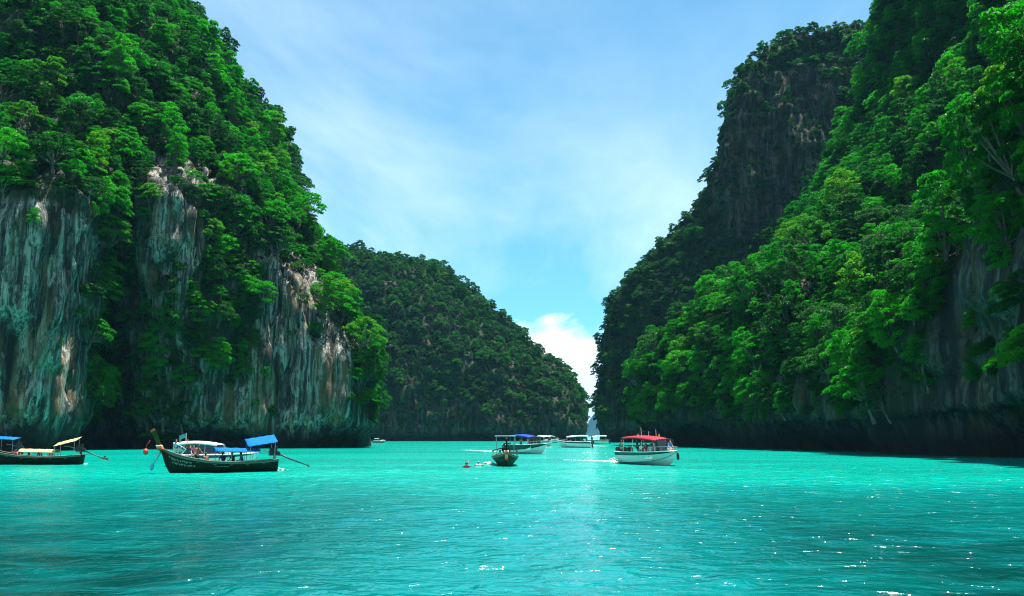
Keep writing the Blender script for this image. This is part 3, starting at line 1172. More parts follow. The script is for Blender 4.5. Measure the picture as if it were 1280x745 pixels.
# ------------------------------------------------------------------ long-tail boat
def longtail(loc, heading, label, L=10.4, canopy=None, canopy2=None, hull_col=(0.004, 0.009, 0.004), lettering=False, prow_col=(0.035, 0.042, 0.010), plate=False, group='long-tail boats', garland=True, bk=1.0, cap_col=(.30, .09, .03), bow=1.0):
    root = empty('longtail_boat', loc, (0, 0, heading))
    tag(root, label, 'boat', group)
    wood = paint('hull_paint_%.3f_%.3f' % hull_col[:2], hull_col, 0.6, vary=0.5, scale=1.3, bump=0.2, spec=.15)
    trim = paint('weathered_gunwale', (0.10, 0.095, 0.07), 0.6, vary=0.4, scale=2.5)
    inner = paint('bilge_wood', (0.16, 0.09, 0.045), 0.75, vary=0.4, scale=3)
    beam = [(0, .58), (.12, .80), (.38, .98), (.62, .94), (.78, .70), (.90, .38), (.97, .12), (1, .05)]
    beam = [(u, w * bk if u < .95 else w) for u, w in beam]
    sheer = [(0, 1.02), (.10, .90), (.35, .80), (.60, .92), (.80, 1.28), (.92, 1.68), (1, 2.02)]
    sheer = [(u, .8 + (w - .8) * bow if u > .36 else w) for u, w in sheer]
    zb = sheer[-1][1]
    keel = [(0, -.22), (.80, -.28), (.90, -.2), (.94, .05), (.97, .45 * zb), (1, zb - .1)]

    def P(u, v, s, off=0.0):
        b, zs, zk = lerp_tab(u, beam) + off, lerp_tab(u, sheer), lerp_tab(u, keel)
        y = b * (v ** 0.55) * (0.86 + 0.14 * v)
        return np.array([-L / 2 + L * u, s * y, zk + (zs - zk) * (v ** 1.25)])
    nu, nv = 44, 8
    us = np.linspace(0, 1, nu)
    vs = np.linspace(0, 1, nv)
    M = Mesh()
    for s in (1, -1):
        V = [P(u, v, s) for u in us for v in vs]
        M.add(V, grid_faces(nu, nv))
    tr = [P(0, v, 1) for v in vs] + [P(0, v, -1) for v in vs]
    M.add(tr, [(k, k + 1, nv + k + 1, nv + k) for k in range(nv - 1)])
    hull = M.build('hull', wood, root, True)
    # strakes show as two pale rubbing bands
    for s in (1, -1):
        M = Mesh()
        for a, b in zip(us[:-1], us[1:]):
            q = [P(a, .90, s, .015), P(b, .90, s, .015), P(b, .985, s, .015), P(a, .985, s, .015)]
            M.add(q, [(0, 1, 2, 3)])
        M.build('sheer_band', trim, hull)
    for s in (1, -1):
        M = Mesh()
        M.tube([P(u, 1.0, s) + np.array([0, 0, .03]) for u in us[::2]], .045, 5)
        M.build('gunwale', trim, root, True)
    M = Mesh()
    dk = [P(u, .52, 1) for u in us[:-3]] + [P(u, .52, -1) for u in us[:-3]]
    n = nu - 3
    M.add(dk, [(k, k + 1, n + k + 1, n + k) for k in range(n - 1)])
    M.build('floor', inner, root)
    for u in (.14, .28, .42, .56, .70):
        M = Mesh()
        w = 2 * lerp_tab(u, beam) * .93
        M.box((-L / 2 + L * u, 0, lerp_tab(u, sheer) - .22), (.26, w, .05))
        M.build('bench', inner, root)
    # prow post
    M = Mesh()
    x0, z0 = L / 2 - .12, zb - .3
    prof = [(0, 0, .30, .10), (.20, .45, .30, .09), (.42, .95, .32, .085), (.60, 1.35, .36, .08), (.74, 1.72, .34, .07)]
    V = []
    for dx, dz, w, t in prof:
        a = Vector((w * .9, 0, -w * .35))
        for sx, sy in ((-.5, -1), (.5, -1), (.5, 1), (-.5, 1)):
            V.append((x0 + dx + a.x * sx, sy * t, z0 + dz + a.z * sx))
    Fc = [(4 * i + k, 4 * i + (k + 1) % 4, 4 * i + 4 + (k + 1) % 4, 4 * i + 4 + k) for i in range(4) for k in range(4)]
    Fc += [(3, 2, 1, 0), (16, 17, 18, 19)]
    M.add(V, Fc)
    prow = M.build('prow', paint('prow_%.3f' % prow_col[0], prow_col, .7, vary=.3, spec=.15), root, False, .015)
    M = Mesh()
    M.box((x0 + .80, 0, z0 + 1.72), (.38, .17, .16), Matrix.Rotation(R(35), 3, 'Y'))
    M.build('prow_cap', paint('prow_tip_%.3f' % cap_col[0], cap_col, .8, spec=.1), prow, False, .03)
    if garland:
        for k, (col, nm) in enumerate([((.55, .05, .02), 'red_cloth'), ((.55, .20, .03), 'orange_cloth'), ((.60, .30, .22), 'pink_cloth')]):
            M = Mesh()
            zc = z0 + .22 + .13 * k
            ring = [(x0 + .12 + .06 * k + .24 * math.cos(t), .2 * math.sin(t), zc + .04 * math.cos(3 * t)) for t in np.linspace(0, 2 * math.pi, 11)]
            M.tube(ring, .07, 6)
            for j in range(4):
                M.add([(x0 + .34, -.15 + .08 * j, zc), (x0 + .34, -.08 + .08 * j, zc), (x0 + .40, -.08 + .08 * j, zc - .55 - .1 * ((j + k) % 3)), (x0 + .40, -.16 + .08 * j, zc - .5)], [(0, 1, 2, 3)])
            M.build('garland', paint(nm, col, .8), prow, True)
    # canopies on poles
    for ci, c in enumerate([canopy, canopy2]):
        if not c:
            continue
        u0, u1, z, wid, col, tilt, roll = c
        xa, xb = -L / 2 + L * u0, -L / 2 + L * u1
        M = Mesh()
        na, nb = 9, 9
        T, V2 = [], []
        for i in range(na):
            for j in range(nb):
                a, b = i / (na - 1), j / (nb - 1)
                x = xa + (xb - xa) * a
                y = wid * (b - .5)
                zz = z + (x - (xa + xb) / 2) * tilt + y * roll - .30 * (2 * b - 1) ** 2 * (0 if ci else 1) - .035 * math.sin(a * math.pi * 4) ** 2
                T.append((x, y, zz + .02))
                V2.append((x, y, zz - .02))
        Fg = grid_faces(na, nb)
        M.add(T, Fg)
        M.add(V2, Fg[:, ::-1])
        rim = [i * nb for i in range(na)] + [(na - 1) * nb + j for j in range(1, nb)] + [i * nb + nb - 1 for i in range(na - 2, -1, -1)] + [j for j in range(nb - 2, 0, -1)]
        o = len(T)
        Vr = [T[k] for k in rim] + [V2[k] for k in rim]
        nR = len(rim)
        M.add(Vr, [(k, (k + 1) % nR, nR + (k + 1) % nR, nR + k) for k in range(nR)])
        can = M.build('canopy', paint('canopy_%.2f_%.2f' % (col[0], col[2]), col, .85, vary=.15, scale=1.5, spec=.12), root, True)
        npole = 2 if ci else 4
        for i in range(npole):
            for s in (-1, 1):
                a = .08 + .84 * i / max(1, npole - 1)
                x = xa + (xb - xa) * a
                u = (x + L / 2) / L
                yb = s * lerp_tab(u, beam) * .93
                yt = s * wid * .46
                zt = z + (x - (xa + xb) / 2) * tilt + yt * roll - .30 * (.92) ** 2 * (0 if ci else 1)
                Mp = Mesh()
                Mp.tube([(x, yb, lerp_tab(u, sheer) - .05), (x, yt, zt)], .025, 5)
                Mp.build('canopy_post', paint('post_metal', (.30, .30, .28), .5, .3), root)
    # engine on its gimbal with the long propeller shaft
    ex, ez = -L / 2 + .35, 1.55
    eng = Mesh()
    eng.box((ex, 0, ez), (.75, .48, .42)).box((ex + .12, 0, ez + .30), (.45, .34, .22)).tube([(ex - .2, 0, ez + .2), (ex - .2, 0, ez + .62)], .13, 8)
    eng.box((ex - .45, 0, ez - .05), (.2, .4, .36)).tube([(ex + .1, .3, ez + .1), (ex + .25, .38, ez + .45), (ex - .1, .4, ez + .55)], .05, 6)
    e = eng.build('engine', paint('engine_iron', (.025, .025, .028), .45, .5, vary=.4), root, False, .03)
    M = Mesh()
    M.tube([(ex - .1, 0, ez - .2), (ex - .1, 0, .75)], [.09, .12], 8)
    M.build('engine_mount', paint('engine_iron', (.03,) * 3), e)
    M = Mesh()
    M.tube([(ex - .4, 0, ez - .05), (ex - 1.4, 0, ez - .50), (ex - 3.1, 0, .42)], [.075, .06, .04], 7)
    sh = M.build('propeller_shaft', paint('shaft_iron', (.03, .03, .03), .5, .4), e, True)
    M = Mesh()
    for k in range(3):
        rt = Matrix.Rotation(2 * math.pi * k / 3, 3, 'X')
        p = [rt @ Vector(q) for q in ((0, 0, 0), (.06, .05, .08), (.05, .02, .19), (-.02, -.05, .18), (-.03, -.03, .05))]
        M.add([(ex - 3.12 + q.x, q.y, .41 + q.z) for q in p], [(0, 1, 2, 3, 4)])
    M.tube([(ex - 3.18, 0, .40), (ex - 3.02, 0, .46)], .035, 6)
    M.build('propeller', paint('prop_bronze', (.25, .18, .08), .35, .8), sh)
    M = Mesh()
    M.tube([(ex + .3, 0, ez + .1), (ex + 1.3, -.1, ez + .35), (ex + 1.75, -.12, ez + .38)], [.03, .025, .035], 6)
    M.build('tiller', paint('tiller_pipe', (.35, .33, .30), .4, .6), e)
    if lettering:
        lm = paint('lettering_white', (.16, .21, .16), .7)
        rr = random.Random(4)
        for row, (ua, ub, vv, h) in enumerate([(.75, .935, .80, .075), (.72, .90, .66, .060), (.44, .56, .74, .05)]):
            M = Mesh()
            u = ua
            while u < ub:
                w = rr.uniform(.006, .013)
                for seg in range(rr.choice((1, 2, 2))):
                    va = vv + rr.uniform(-.3, .3) * h
                    hh = h * rr.uniform(.35, 1)
                    q = [P(u, va - hh, 1, .02), P(u + w * .7, va - hh, 1, .02), P(u + w * .7, va + hh * .2, 1, .02), P(u, va + hh * .2, 1, .02)]
                    M.add(q, [(0, 1, 2, 3)])
                u += w * rr.uniform(1.1, 1.6)
            M.build('hull_lettering', lm, hull)['kind'] = 'stuff'
    if plate:
        M = Mesh()
        M.box((L * .06, 0, 3.0), (1.3, 2.2, .06))
        o = M.build('sun_roof', paint('white_roof', (.75, .75, .72), .5), root, False, .02)
        for sx in (-.5, .5):
            for s in (-1, 1):
                Mp = Mesh()
                Mp.tube([(L * .06 + sx, s * .85, .75), (L * .06 + sx, s * .95, 2.98)], .03, 5)
                Mp.build('roof_post', paint('post_metal', (.3, .3, .28)), root)
    return root


# ------------------------------------------------------------------ speedboat
def speedboat(loc, heading, label, L=9.0, roof_col=(.7, .7, .7), hull_col=(.72, .75, .72), band_col=(.05, .06, .07), roof=(.16, .70), engines=2, rail=True, flags=False, cabin=False, crest=0.06, bottom_line=False, group='speedboats in the lagoon', wind=True, hz=1.36, bk=1.2, band=.35, roof_z=2.25):
    root = empty('speedboat', loc, (0, 0, heading))
    tag(root, label, 'boat', group)
    k = bk
    h = hz
    white = paint('gelcoat_%.2f_%.2f' % (hull_col[0], hull_col[2]), hull_col, .25, vary=.08)
    deckm = paint('deck_white', (.74, .76, .74), .45, vary=.1)
    sb = [(0, 1.20), (.3, 1.30), (.6, 1.28), (.78, 1.02), (.90, .60), (.97, .22), (1, .05)]
    cb = [(0, 1.08), (.3, 1.12), (.6, 1.02), (.78, .62), (.90, .26), (.97, .06), (1, .03)]
    sz = [(0, 1.06), (.3, 1.06), (.6, 1.10), (.8, 1.16), (1, 1.24)]
    cz = [(0, .12), (.4, .16), (.7, .32), (.85, .60), (.95, .95), (1, 1.18)]
    kz = [(0, -.35), (.6, -.38), (.8, -.28), (.90, .10), (.96, .65), (1, 1.12)]

    def sec(u, s):
        b, c = lerp_tab(u, sb) * k, lerp_tab(u, cb) * k
        x = (-.5 + u) * L
        zk, zc, zs = lerp_tab(u, kz) * h, lerp_tab(u, cz) * h, lerp_tab(u, sz) * h
        return [np.array(p) for p in ((x, 0, zk), (x, s * c * .5, zk + (zc - zk) * .46), (x, s * c, zc), (x, s * (c + (b - c) * .35), zc + (zs - zc) * .45), (x, s * (c + (b - c) * .8), zc + (zs - zc) * .8), (x, s * b, zs))]
    us = np.linspace(0, 1, 34)
    M = Mesh()
    for s in (1, -1):
        M.add([p for u in us for p in sec(u, s)], grid_faces(len(us), 6))
    a, b = sec(0, 1), sec(0, -1)
    M.add(a + b, [(i, i + 1, 6 + i + 1, 6 + i) for i in range(5)])
    hull = M.build('hull', white, root, False)
    for p in hull.data.polygons:
        p.use_smooth = True
    hull.data.set_sharp_from_angle(angle=R(28))
    bm_ = paint('band_%.2f_%.2f' % (band_col[0], band_col[2]), band_col, .3)
    for s in (1, -1):
        M = Mesh()
        for ua, ub in zip(us[:-1], us[1:]):
            A, B = sec(ua, s), sec(ub, s)
            o = np.array([0, s * .02, 0])
            M.add([A[4] + (A[3] - A[4]) * band + o, B[4] + (B[3] - B[4]) * band + o, B[5] + o, A[5] + o], [(0, 1, 2, 3)])
        M.build('hull_band', bm_, hull)
        M = Mesh()
        M.tube([sec(u, s)[5] + np.array([0, s * .03, .02]) for u in us[::2]], .05, 6)
        M.build('rub_rail', paint('rail_white', (.7, .72, .7), .4), root, True)
    if bottom_line:
        M = Mesh()
        for s in (1, -1):
            pts = [sec(u, s)[2] + np.array([0, s * .03, 0]) for u in np.linspace(.35, 1, 16)]
            M.tube(pts, .028, 5)
        M.build('chine_line', paint('chine_grey', (.10, .16, .14), .5), hull)
    # cockpit floor, side decks, foredeck
    M = Mesh()
    u2 = us[us < .74]
    V = [np.array([(-.5 + u) * L, s * lerp_tab(u, sb) * k * .86, .48 * h]) for s in (1, -1) for u in u2]
    n = len(u2)
    M.add(V, [(i, i + 1, n + i + 1, n + i) for i in range(n - 1)])
    M.build('cockpit_floor', deckm, root)
    for s in (1, -1):
        M = Mesh()
        V = []
        for u in u2:
            x, y, z = (-.5 + u) * L, lerp_tab(u, sb) * k, lerp_tab(u, sz) * h
            V += [(x, s * y, z + .01), (x, s * y * .84, z + .01), (x, s * y * .84, .48 * h)]
        M.add(V, grid_faces(n, 3))
        M.build('side_deck', deckm, root)
    M = Mesh()
    u3 = us[us >= .72]
    V = []
    for u in u3:
        x, y, z = (-.5 + u) * L, lerp_tab(u, sb) * k * .97, lerp_tab(u, sz) * h
        V += [(x, -y, z + .01), (x, -y * .5, z + .07), (x, 0, z + .09), (x, y * .5, z + .07), (x, y, z + .01)]
    M.add(V, grid_faces(len(u3), 5))
    x, y = (-.5 + u3[0]) * L, lerp_tab(u3[0], sb) * k * .97
    z = lerp_tab(u3[0], sz) * h
    M.add([(x, -y, z + .01), (x, 0, z + .09), (x, y, z + .01), (x, y * .9, .48 * h), (x, -y * .9, .48 * h)], [(0, 1, 2, 3, 4)])
    M.build('foredeck', deckm, root)
    for s in (1, -1):
        M = Mesh()
        M.box(((-.5 + .36) * L, s * .78 * k, .72 * h), (L * .42, .42 * k, .44 * h))
        M.build('bench_seat', paint('vinyl_white', (.68, .68, .64), .5), root, False, .04)
    M = Mesh()
    M.box(((-.5 + .64) * L, -.45 * k, .95 * h), (.5 * k, .8 * k, .95 * h))
    M.build('helm_console', deckm, root, False, .05)
    # roof on posts
    xa, xb = (-.5 + roof[0]) * L, (-.5 + roof[1]) * L
    zt = roof_z * h
    M = Mesh()
    na, nb = 11, 9
    T, B = [], []
    wid = 2.35 * k
    for i in range(na):
        for j in range(nb):
            a, b = i / (na - 1), j / (nb - 1)
            taper = 1 - .22 * max(0, a - .7) / .3
            x, y = xa + (xb - xa) * a, wid * (b - .5) * taper
            zz = zt + crest * 4 * a * (1 - a) * k - .14 * k * (2 * b - 1) ** 2 - .20 * k * a ** 2
            T.append((x, y, zz + .05 * k))
            B.append((x, y, zz - .02 * k - (.10 * k if i in (0, na - 1) or j in (0, nb - 1) else 0)))
    Fg = grid_faces(na, nb)
    M.add(T, Fg).add(B, Fg[:, ::-1])
    rim = [i * nb for i in range(na)] + [(na - 1) * nb + j for j in range(1, nb)] + [i * nb + nb - 1 for i in range(na - 2, -1, -1)] + [j for j in range(nb - 2, 0, -1)]
    nR = len(rim)
    M.add([T[q] for q in rim] + [B[q] for q in rim], [(q, (q + 1) % nR, nR + (q + 1) % nR, nR + q) for q in range(nR)])
    rf = M.build('roof', paint('roof_%.2f_%.2f_%.2f' % roof_col, roof_col, .7, vary=.1, spec=.2), root, True)
    for i in range(4):
        for s in (-1, 1):
            a = .05 + .88 * i / 3
            x = xa + (xb - xa) * a
            u = x / L + .5
            Mp = Mesh()
            lean = -.35 * k if i == 3 else 0
            Mp.tube([(x - lean, s * lerp_tab(u, sb) * k * .90, lerp_tab(u, sz) * h), (x, s * wid * .44 * (1 - .2 * (i == 3)), zt - .16 * k)], .03 * k, 5)
            Mp.build('roof_post', paint('stainless', (.55, .56, .56), .25, .9), root)
    if wind:
        for s in (-1, 1):
            M = Mesh()
            x = (-.5 + roof[1] + .06) * L
            u = x / L + .5
            yb, zb = lerp_tab(u, sb) * k * .92, lerp_tab(u, sz) * h + .05
            M.add([(x, 0.02 * s, zb + .1), (x - .2, s * yb, zb), (x - .75 * k, s * yb, zb), (x - .75 * k, s * wid * .38, zt - .25 * k), (x - .45 * k, s * wid * .36, zt - .22 * k), (x - .4 * k, 0.02 * s, zt - .12 * k)],
                  [(0, 1, 4, 5), (1, 2, 3, 4)])
            M.build('windscreen', glass_dark(), root)
    if cabin:
        for s in (-1, 1):
            M = Mesh()
            yb = wid * .47
            M.add([(xa + .5, s * yb, 1.15 * h), (xb + .3, s * yb, 1.2 * h), (xb + .05, s * yb * .9, zt - .2), (xa + .9, s * yb * .94, zt - .18)], [(0, 1, 2, 3)])
            M.build('side_window', glass_dark(), root)
            M = Mesh()
            M.tube([(xa + .1, s * yb * 1.02, zt - .1), (xa + .95, s * yb * 1.05, 1.65 * h), (xa + .45, s * yb * 1.08, 1.05 * h)], [.06, .08, .06], 6)
            M.build('roof_arch', deckm, root, True)
    for q in range(engines):
        y = (q - (engines - 1) / 2) * .62 * k
        M = Mesh()
        x = -L / 2 - .32 * k
        M.box((x, y, 1.12 * k), (.55 * k, .40 * k, .52 * k)).box((x - .03, y, 1.40 * k), (.42 * k, .32 * k, .12 * k))
        en = M.build('outboard_motor', paint('outboard_black', (.02, .021, .024), .25, vary=.2), root, False, .07 * k)
        M = Mesh()
        M.box((x + .02, y, .45 * k), (.24 * k, .14 * k, .95 * k)).box((x - .05, y, .18 * k), (.46 * k, .22 * k, .04)).box((x + .25 * k, y, .9 * k), (.3 * k, .25 * k, .3 * k))
        M.build('outboard_leg', paint('outboard_grey', (.05, .05, .055), .35), en, False, .02)
        M = Mesh()
        for j in range(3):
            rt = Matrix.Rotation(2 * math.pi * j / 3, 3, 'X')
            p = [rt @ Vector(w) * k for w in ((0, 0, .02), (.05, .06, .10), (.03, .02, .18), (-.03, -.05, .15))]
            M.add([(x - .28 * k + w.x, y, -.05 * k + w.z) if False else (x - .28 * k + w.x, y + w.y, -.08 * k + w.z) for w in p], [(0, 1, 2, 3)])
        M.build('propeller', paint('prop_bronze', (.25, .18, .08), .35, .8), en)
    if rail:
        for s in (-1, 1):
            M = Mesh()
            up = np.array([0, 0, .42 * k])
            pts = [sec(u, s)[5] * np.array([1, .94, 1]) + up for u in np.linspace(.70, .985, 9)]
            M.tube(pts, .02, 5)
            for u in np.linspace(.72, .98, 5):
                p = sec(u, s)[5] * np.array([1, .94, 1])
                M.tube([p, p + up], .016, 4)
            M.build('bow_rail', paint('stainless', (.55, .56, .56), .25, .9), root)
    if flags:
        for j, (fx, hgt, kind_) in enumerate([(.14, .35, 'flag'), (.24, 1.05, 'mast'), (.47, .6, 'light'), (.70, .85, 'mast'), (.80, .32, 'flag')]):
            M = Mesh()
            x = xa + (xb - xa) * fx
            M.tube([(x, .2 * k, zt), (x - .08 * hgt, .2 * k, zt + hgt)], [.03, .018], 5)
            po = M.build('flag_pole' if kind_ == 'flag' else 'antenna', paint('pole_white', (.75, .72, .66), .5), root)
            if kind_ == 'flag':
                M = Mesh()
                V = [(x - .02 - .09 * a, .2 * k + .03 * math.sin(a * 2), zt + hgt - .02 - b * .22 - .02 * a) for a in range(4) for b in (0, 1)]
                M.add(V, grid_faces(4, 2))
                M.build('flag', paint('flag_yellow', (.65, .38, .03), .8), po)
    return root


# ------------------------------------------------------------------ people
def skin_mesh(name, pts, edges, radii, root=0, sub=1):
    m = bpy.data.meshes.new(name)
    m.from_pydata([tuple(p) for p in pts], edges, [])
    o = bpy.data.objects.new(name, m)
    COL.objects.link(o)
    md = o.modifiers.new('skin', 'SKIN')
    md.use_smooth_shade = True
    sv = m.skin_vertices[0].data
    for i, r in enumerate(radii):
        r = r if hasattr(r, '__len__') else (r, r)
        sv[i].radius = r
        sv[i].use_root = (i == root)
    if sub:
        s = o.modifiers.new('sub', 'SUBSURF')
        s.levels = sub
        s.render_levels = sub
    dg = bpy.context.evaluated_depsgraph_get()
    dg.update()
    out = bpy.data.meshes.new_from_object(o.evaluated_get(dg))
    out.name = name
    bpy.data.objects.remove(o)
    bpy.data.meshes.remove(m)
    return out


def figure(pose):
    """joints of a 1.7 m adult facing +X; returns (body, shirt, shorts, hair) meshes"""
    hz = .92 if pose == 'stand' else .12
    J = {}
    lean = .05 if pose == 'stand' else .12
    J['pel'] = (0, 0, hz)
    J['spi'] = (lean * .4, 0, hz + .22)
    J['che'] = (lean, 0, hz + .42)
    J['nek'] = (lean + .02, 0, hz + .56)
    J['hdb'] = (lean + .05, 0, hz + .63)
    J['hdm'] = (lean + .06, 0, hz + .70)
    J['hdt'] = (lean + .05, 0, hz + .77)
    J['nos'] = (lean + .165, 0, hz + .685)
    for s, n in ((1, 'l'), (-1, 'r')):
        J['sh' + n] = (lean, s * .17, hz + .49)
        if pose == 'stand':
            J['el' + n] = (lean + .02 + (.12 if s > 0 else 0), s * .25, hz + .22)
            J['wr' + n] = (lean + .10 + (.18 if s > 0 else 0), s * .24, hz + (.02 if s < 0 else .12))
            J['hip' + n] = (0, s * .09, hz - .05)
            J['kne' + n] = (.04 * s, s * .10, .48)
            J['ank' + n] = (-.02 + .05 * s, s * .10, .07)
            J['toe' + n] = (.14 + .05 * s, s * .12, .03)
        else:
            J['el' + n] = (lean + .08, s * .25, hz + .24)
            J['wr' + n] = (lean + .28, s * .17, hz + .15)
            J['hip' + n] = (.03, s * .10, hz)
            J['kne' + n] = (.44, s * .14, hz + .03)
            J['ank' + n] = (.46, s * .13, hz - .38)
            J['toe' + n] = (.60, s * .14, hz - .42)
    rad = dict(pel=(.13, .10), spi=(.125, .09), che=(.145, .10), nek=.05, hdb=.075, hdm=(.085, .095), hdt=.07, nos=.018)
    for n in 'lr':
        rad.update({'sh' + n: .065, 'el' + n: .042, 'wr' + n: .03, 'hip' + n: .085, 'kne' + n: .058, 'ank' + n: .038, 'toe' + n: .03})
    E = [('pel', 'spi'), ('spi', 'che'), ('che', 'nek'), ('nek', 'hdb'), ('hdb', 'hdm'), ('hdm', 'hdt'), ('hdm', 'nos')]
    for n in 'lr':
        E += [('che', 'sh' + n), ('sh' + n, 'el' + n), ('el' + n, 'wr' + n), ('pel', 'hip' + n), ('hip' + n, 'kne' + n), ('kne' + n, 'ank' + n), ('ank' + n, 'toe' + n)]
        w, e = np.array(J['wr' + n]), np.array(J['el' + n])
        d = (w - e) / np.linalg.norm(w - e)
        side = np.cross(d, (0, 1, 0.2))
        side /= np.linalg.norm(side)
        pm = w + d * .07
        J['pa' + n] = pm
        rad['pa' + n] = (.034, .02)
        E.append(('wr' + n, 'pa' + n))
        for q, (o, ln) in enumerate([(-.03, .065), (-.01, .078), (.01, .074), (.03, .058), (.05, .045)]):
            nm = f'f{q}{n}'
            b = pm if q < 4 else w + d * .03
            J[nm + 'a'] = b + side * o + d * ln * .55
            J[nm + 'b'] = b + side * o * 1.05 + d * ln * .9 + np.array([0, 0, -.02])
            rad[nm + 'a'] = .010
            rad[nm + 'b'] = .008
            E += [('pa' + n if q < 4 else 'wr' + n, nm + 'a'), (nm + 'a', nm + 'b')]
    names = list(J)
    ix = {k: i for i, k in enumerate(names)}
    body = skin_mesh('body', [J[k] for k in names], [(ix[a], ix[b]) for a, b in E], [rad[k] for k in names], ix['pel'])

    def piece(nm, keys, edges, grow):
        i2 = {k: i for i, k in enumerate(keys)}
        rr = []
        for k in keys:
            r = rad[k]
            rr.append(tuple(x + grow for x in (r if hasattr(r, '__len__') else (r, r))))
        return skin_mesh(nm, [J[k] for k in keys], [(i2[a], i2[b]) for a, b in edges], rr, 0)
    for n in 'lr':
        J['hal' + n] = tuple(np.array(J['sh' + n]) * .4 + np.array(J['el' + n]) * .6)
        rad['hal' + n] = .05
        J['tha' + n] = tuple(np.array(J['hip' + n]) * .35 + np.array(J['kne' + n]) * .65)
        rad['tha' + n] = .07
    shirt = piece('shirt', ['pel', 'spi', 'che', 'shl', 'shr', 'hall', 'halr'], [('pel', 'spi'), ('spi', 'che'), ('che', 'shl'), ('che', 'shr'), ('shl', 'hall'), ('shr', 'halr')], .018)
    shorts = piece('shorts', ['pel', 'hipl', 'hipr', 'thal', 'thar'], [('pel', 'hipl'), ('pel', 'hipr'), ('hipl', 'thal'), ('hipr', 'thar')], .02)
    h = np.array(J['hdm'])
    hm = Mesh()
    hm.ball(h + np.array([-.025, 0, .035]), (.105, .098, .105), 10, 7)
    ho = hm.build('hair', None, None, True)
    hair = ho.data
    bpy.data.objects.remove(ho)
    return body, shirt, shorts, hair


FIG = {p: figure(p) for p in ('stand', 'sit')}
SKINS = {'tan': (.36, .17, .10), 'brown': (.20, .085, .045), 'fair': (.52, .29, .20)}
CLOTH = {'white': (.72, .72, .70), 'red': (.50, .02, .03), 'blue': (.03, .12, .45), 'navy': (.015, .03, .10), 'green': (.03, .16, .10), 'orange': (.60, .13, .02),
         'black': (.015, .015, .016), 'pink': (.60, .10, .16), 'teal': (.02, .22, .26), 'yellow': (.65, .42, .05), 'pale blue': (.32, .48, .60)}


def person(loc, facing, pose, shirt, shorts, label, group, skin='tan', hair=(.015, .012, .01), bare=False):
    r = empty('person', loc, (0, 0, facing))
    r.scale = (1.1, 1.1, 1.1)
    tag(r, label, 'person', group)
    b, s, t, h = FIG[pose]

    def part(nm, me, mat):
        o = link(nm, me, r)
        if not me.materials:
            me.materials.append(mat)
        o.material_slots[0].link = 'OBJECT'
        o.material_slots[0].material = mat
    part('body', b, paint('skin_' + skin, SKINS[skin], .55))
    if not bare:
        part('shirt', s, paint('cloth_' + shirt, CLOTH[shirt], .8))
    part('shorts', t, paint('cloth_' + shorts, CLOTH[shorts], .8))
    part('hair', h, paint('hair_%.2f' % hair[0], hair, .6))
    return r


def on(boat_loc, heading, x, y, z):
    c, s = math.cos(heading), math.sin(heading)
    return (boat_loc[0] + c * x - s * y, boat_loc[1] + s * x + c * y, boat_loc[2] + z)


BLUE = (.0, .10, .40)
CREAM = (.50, .38, .17)


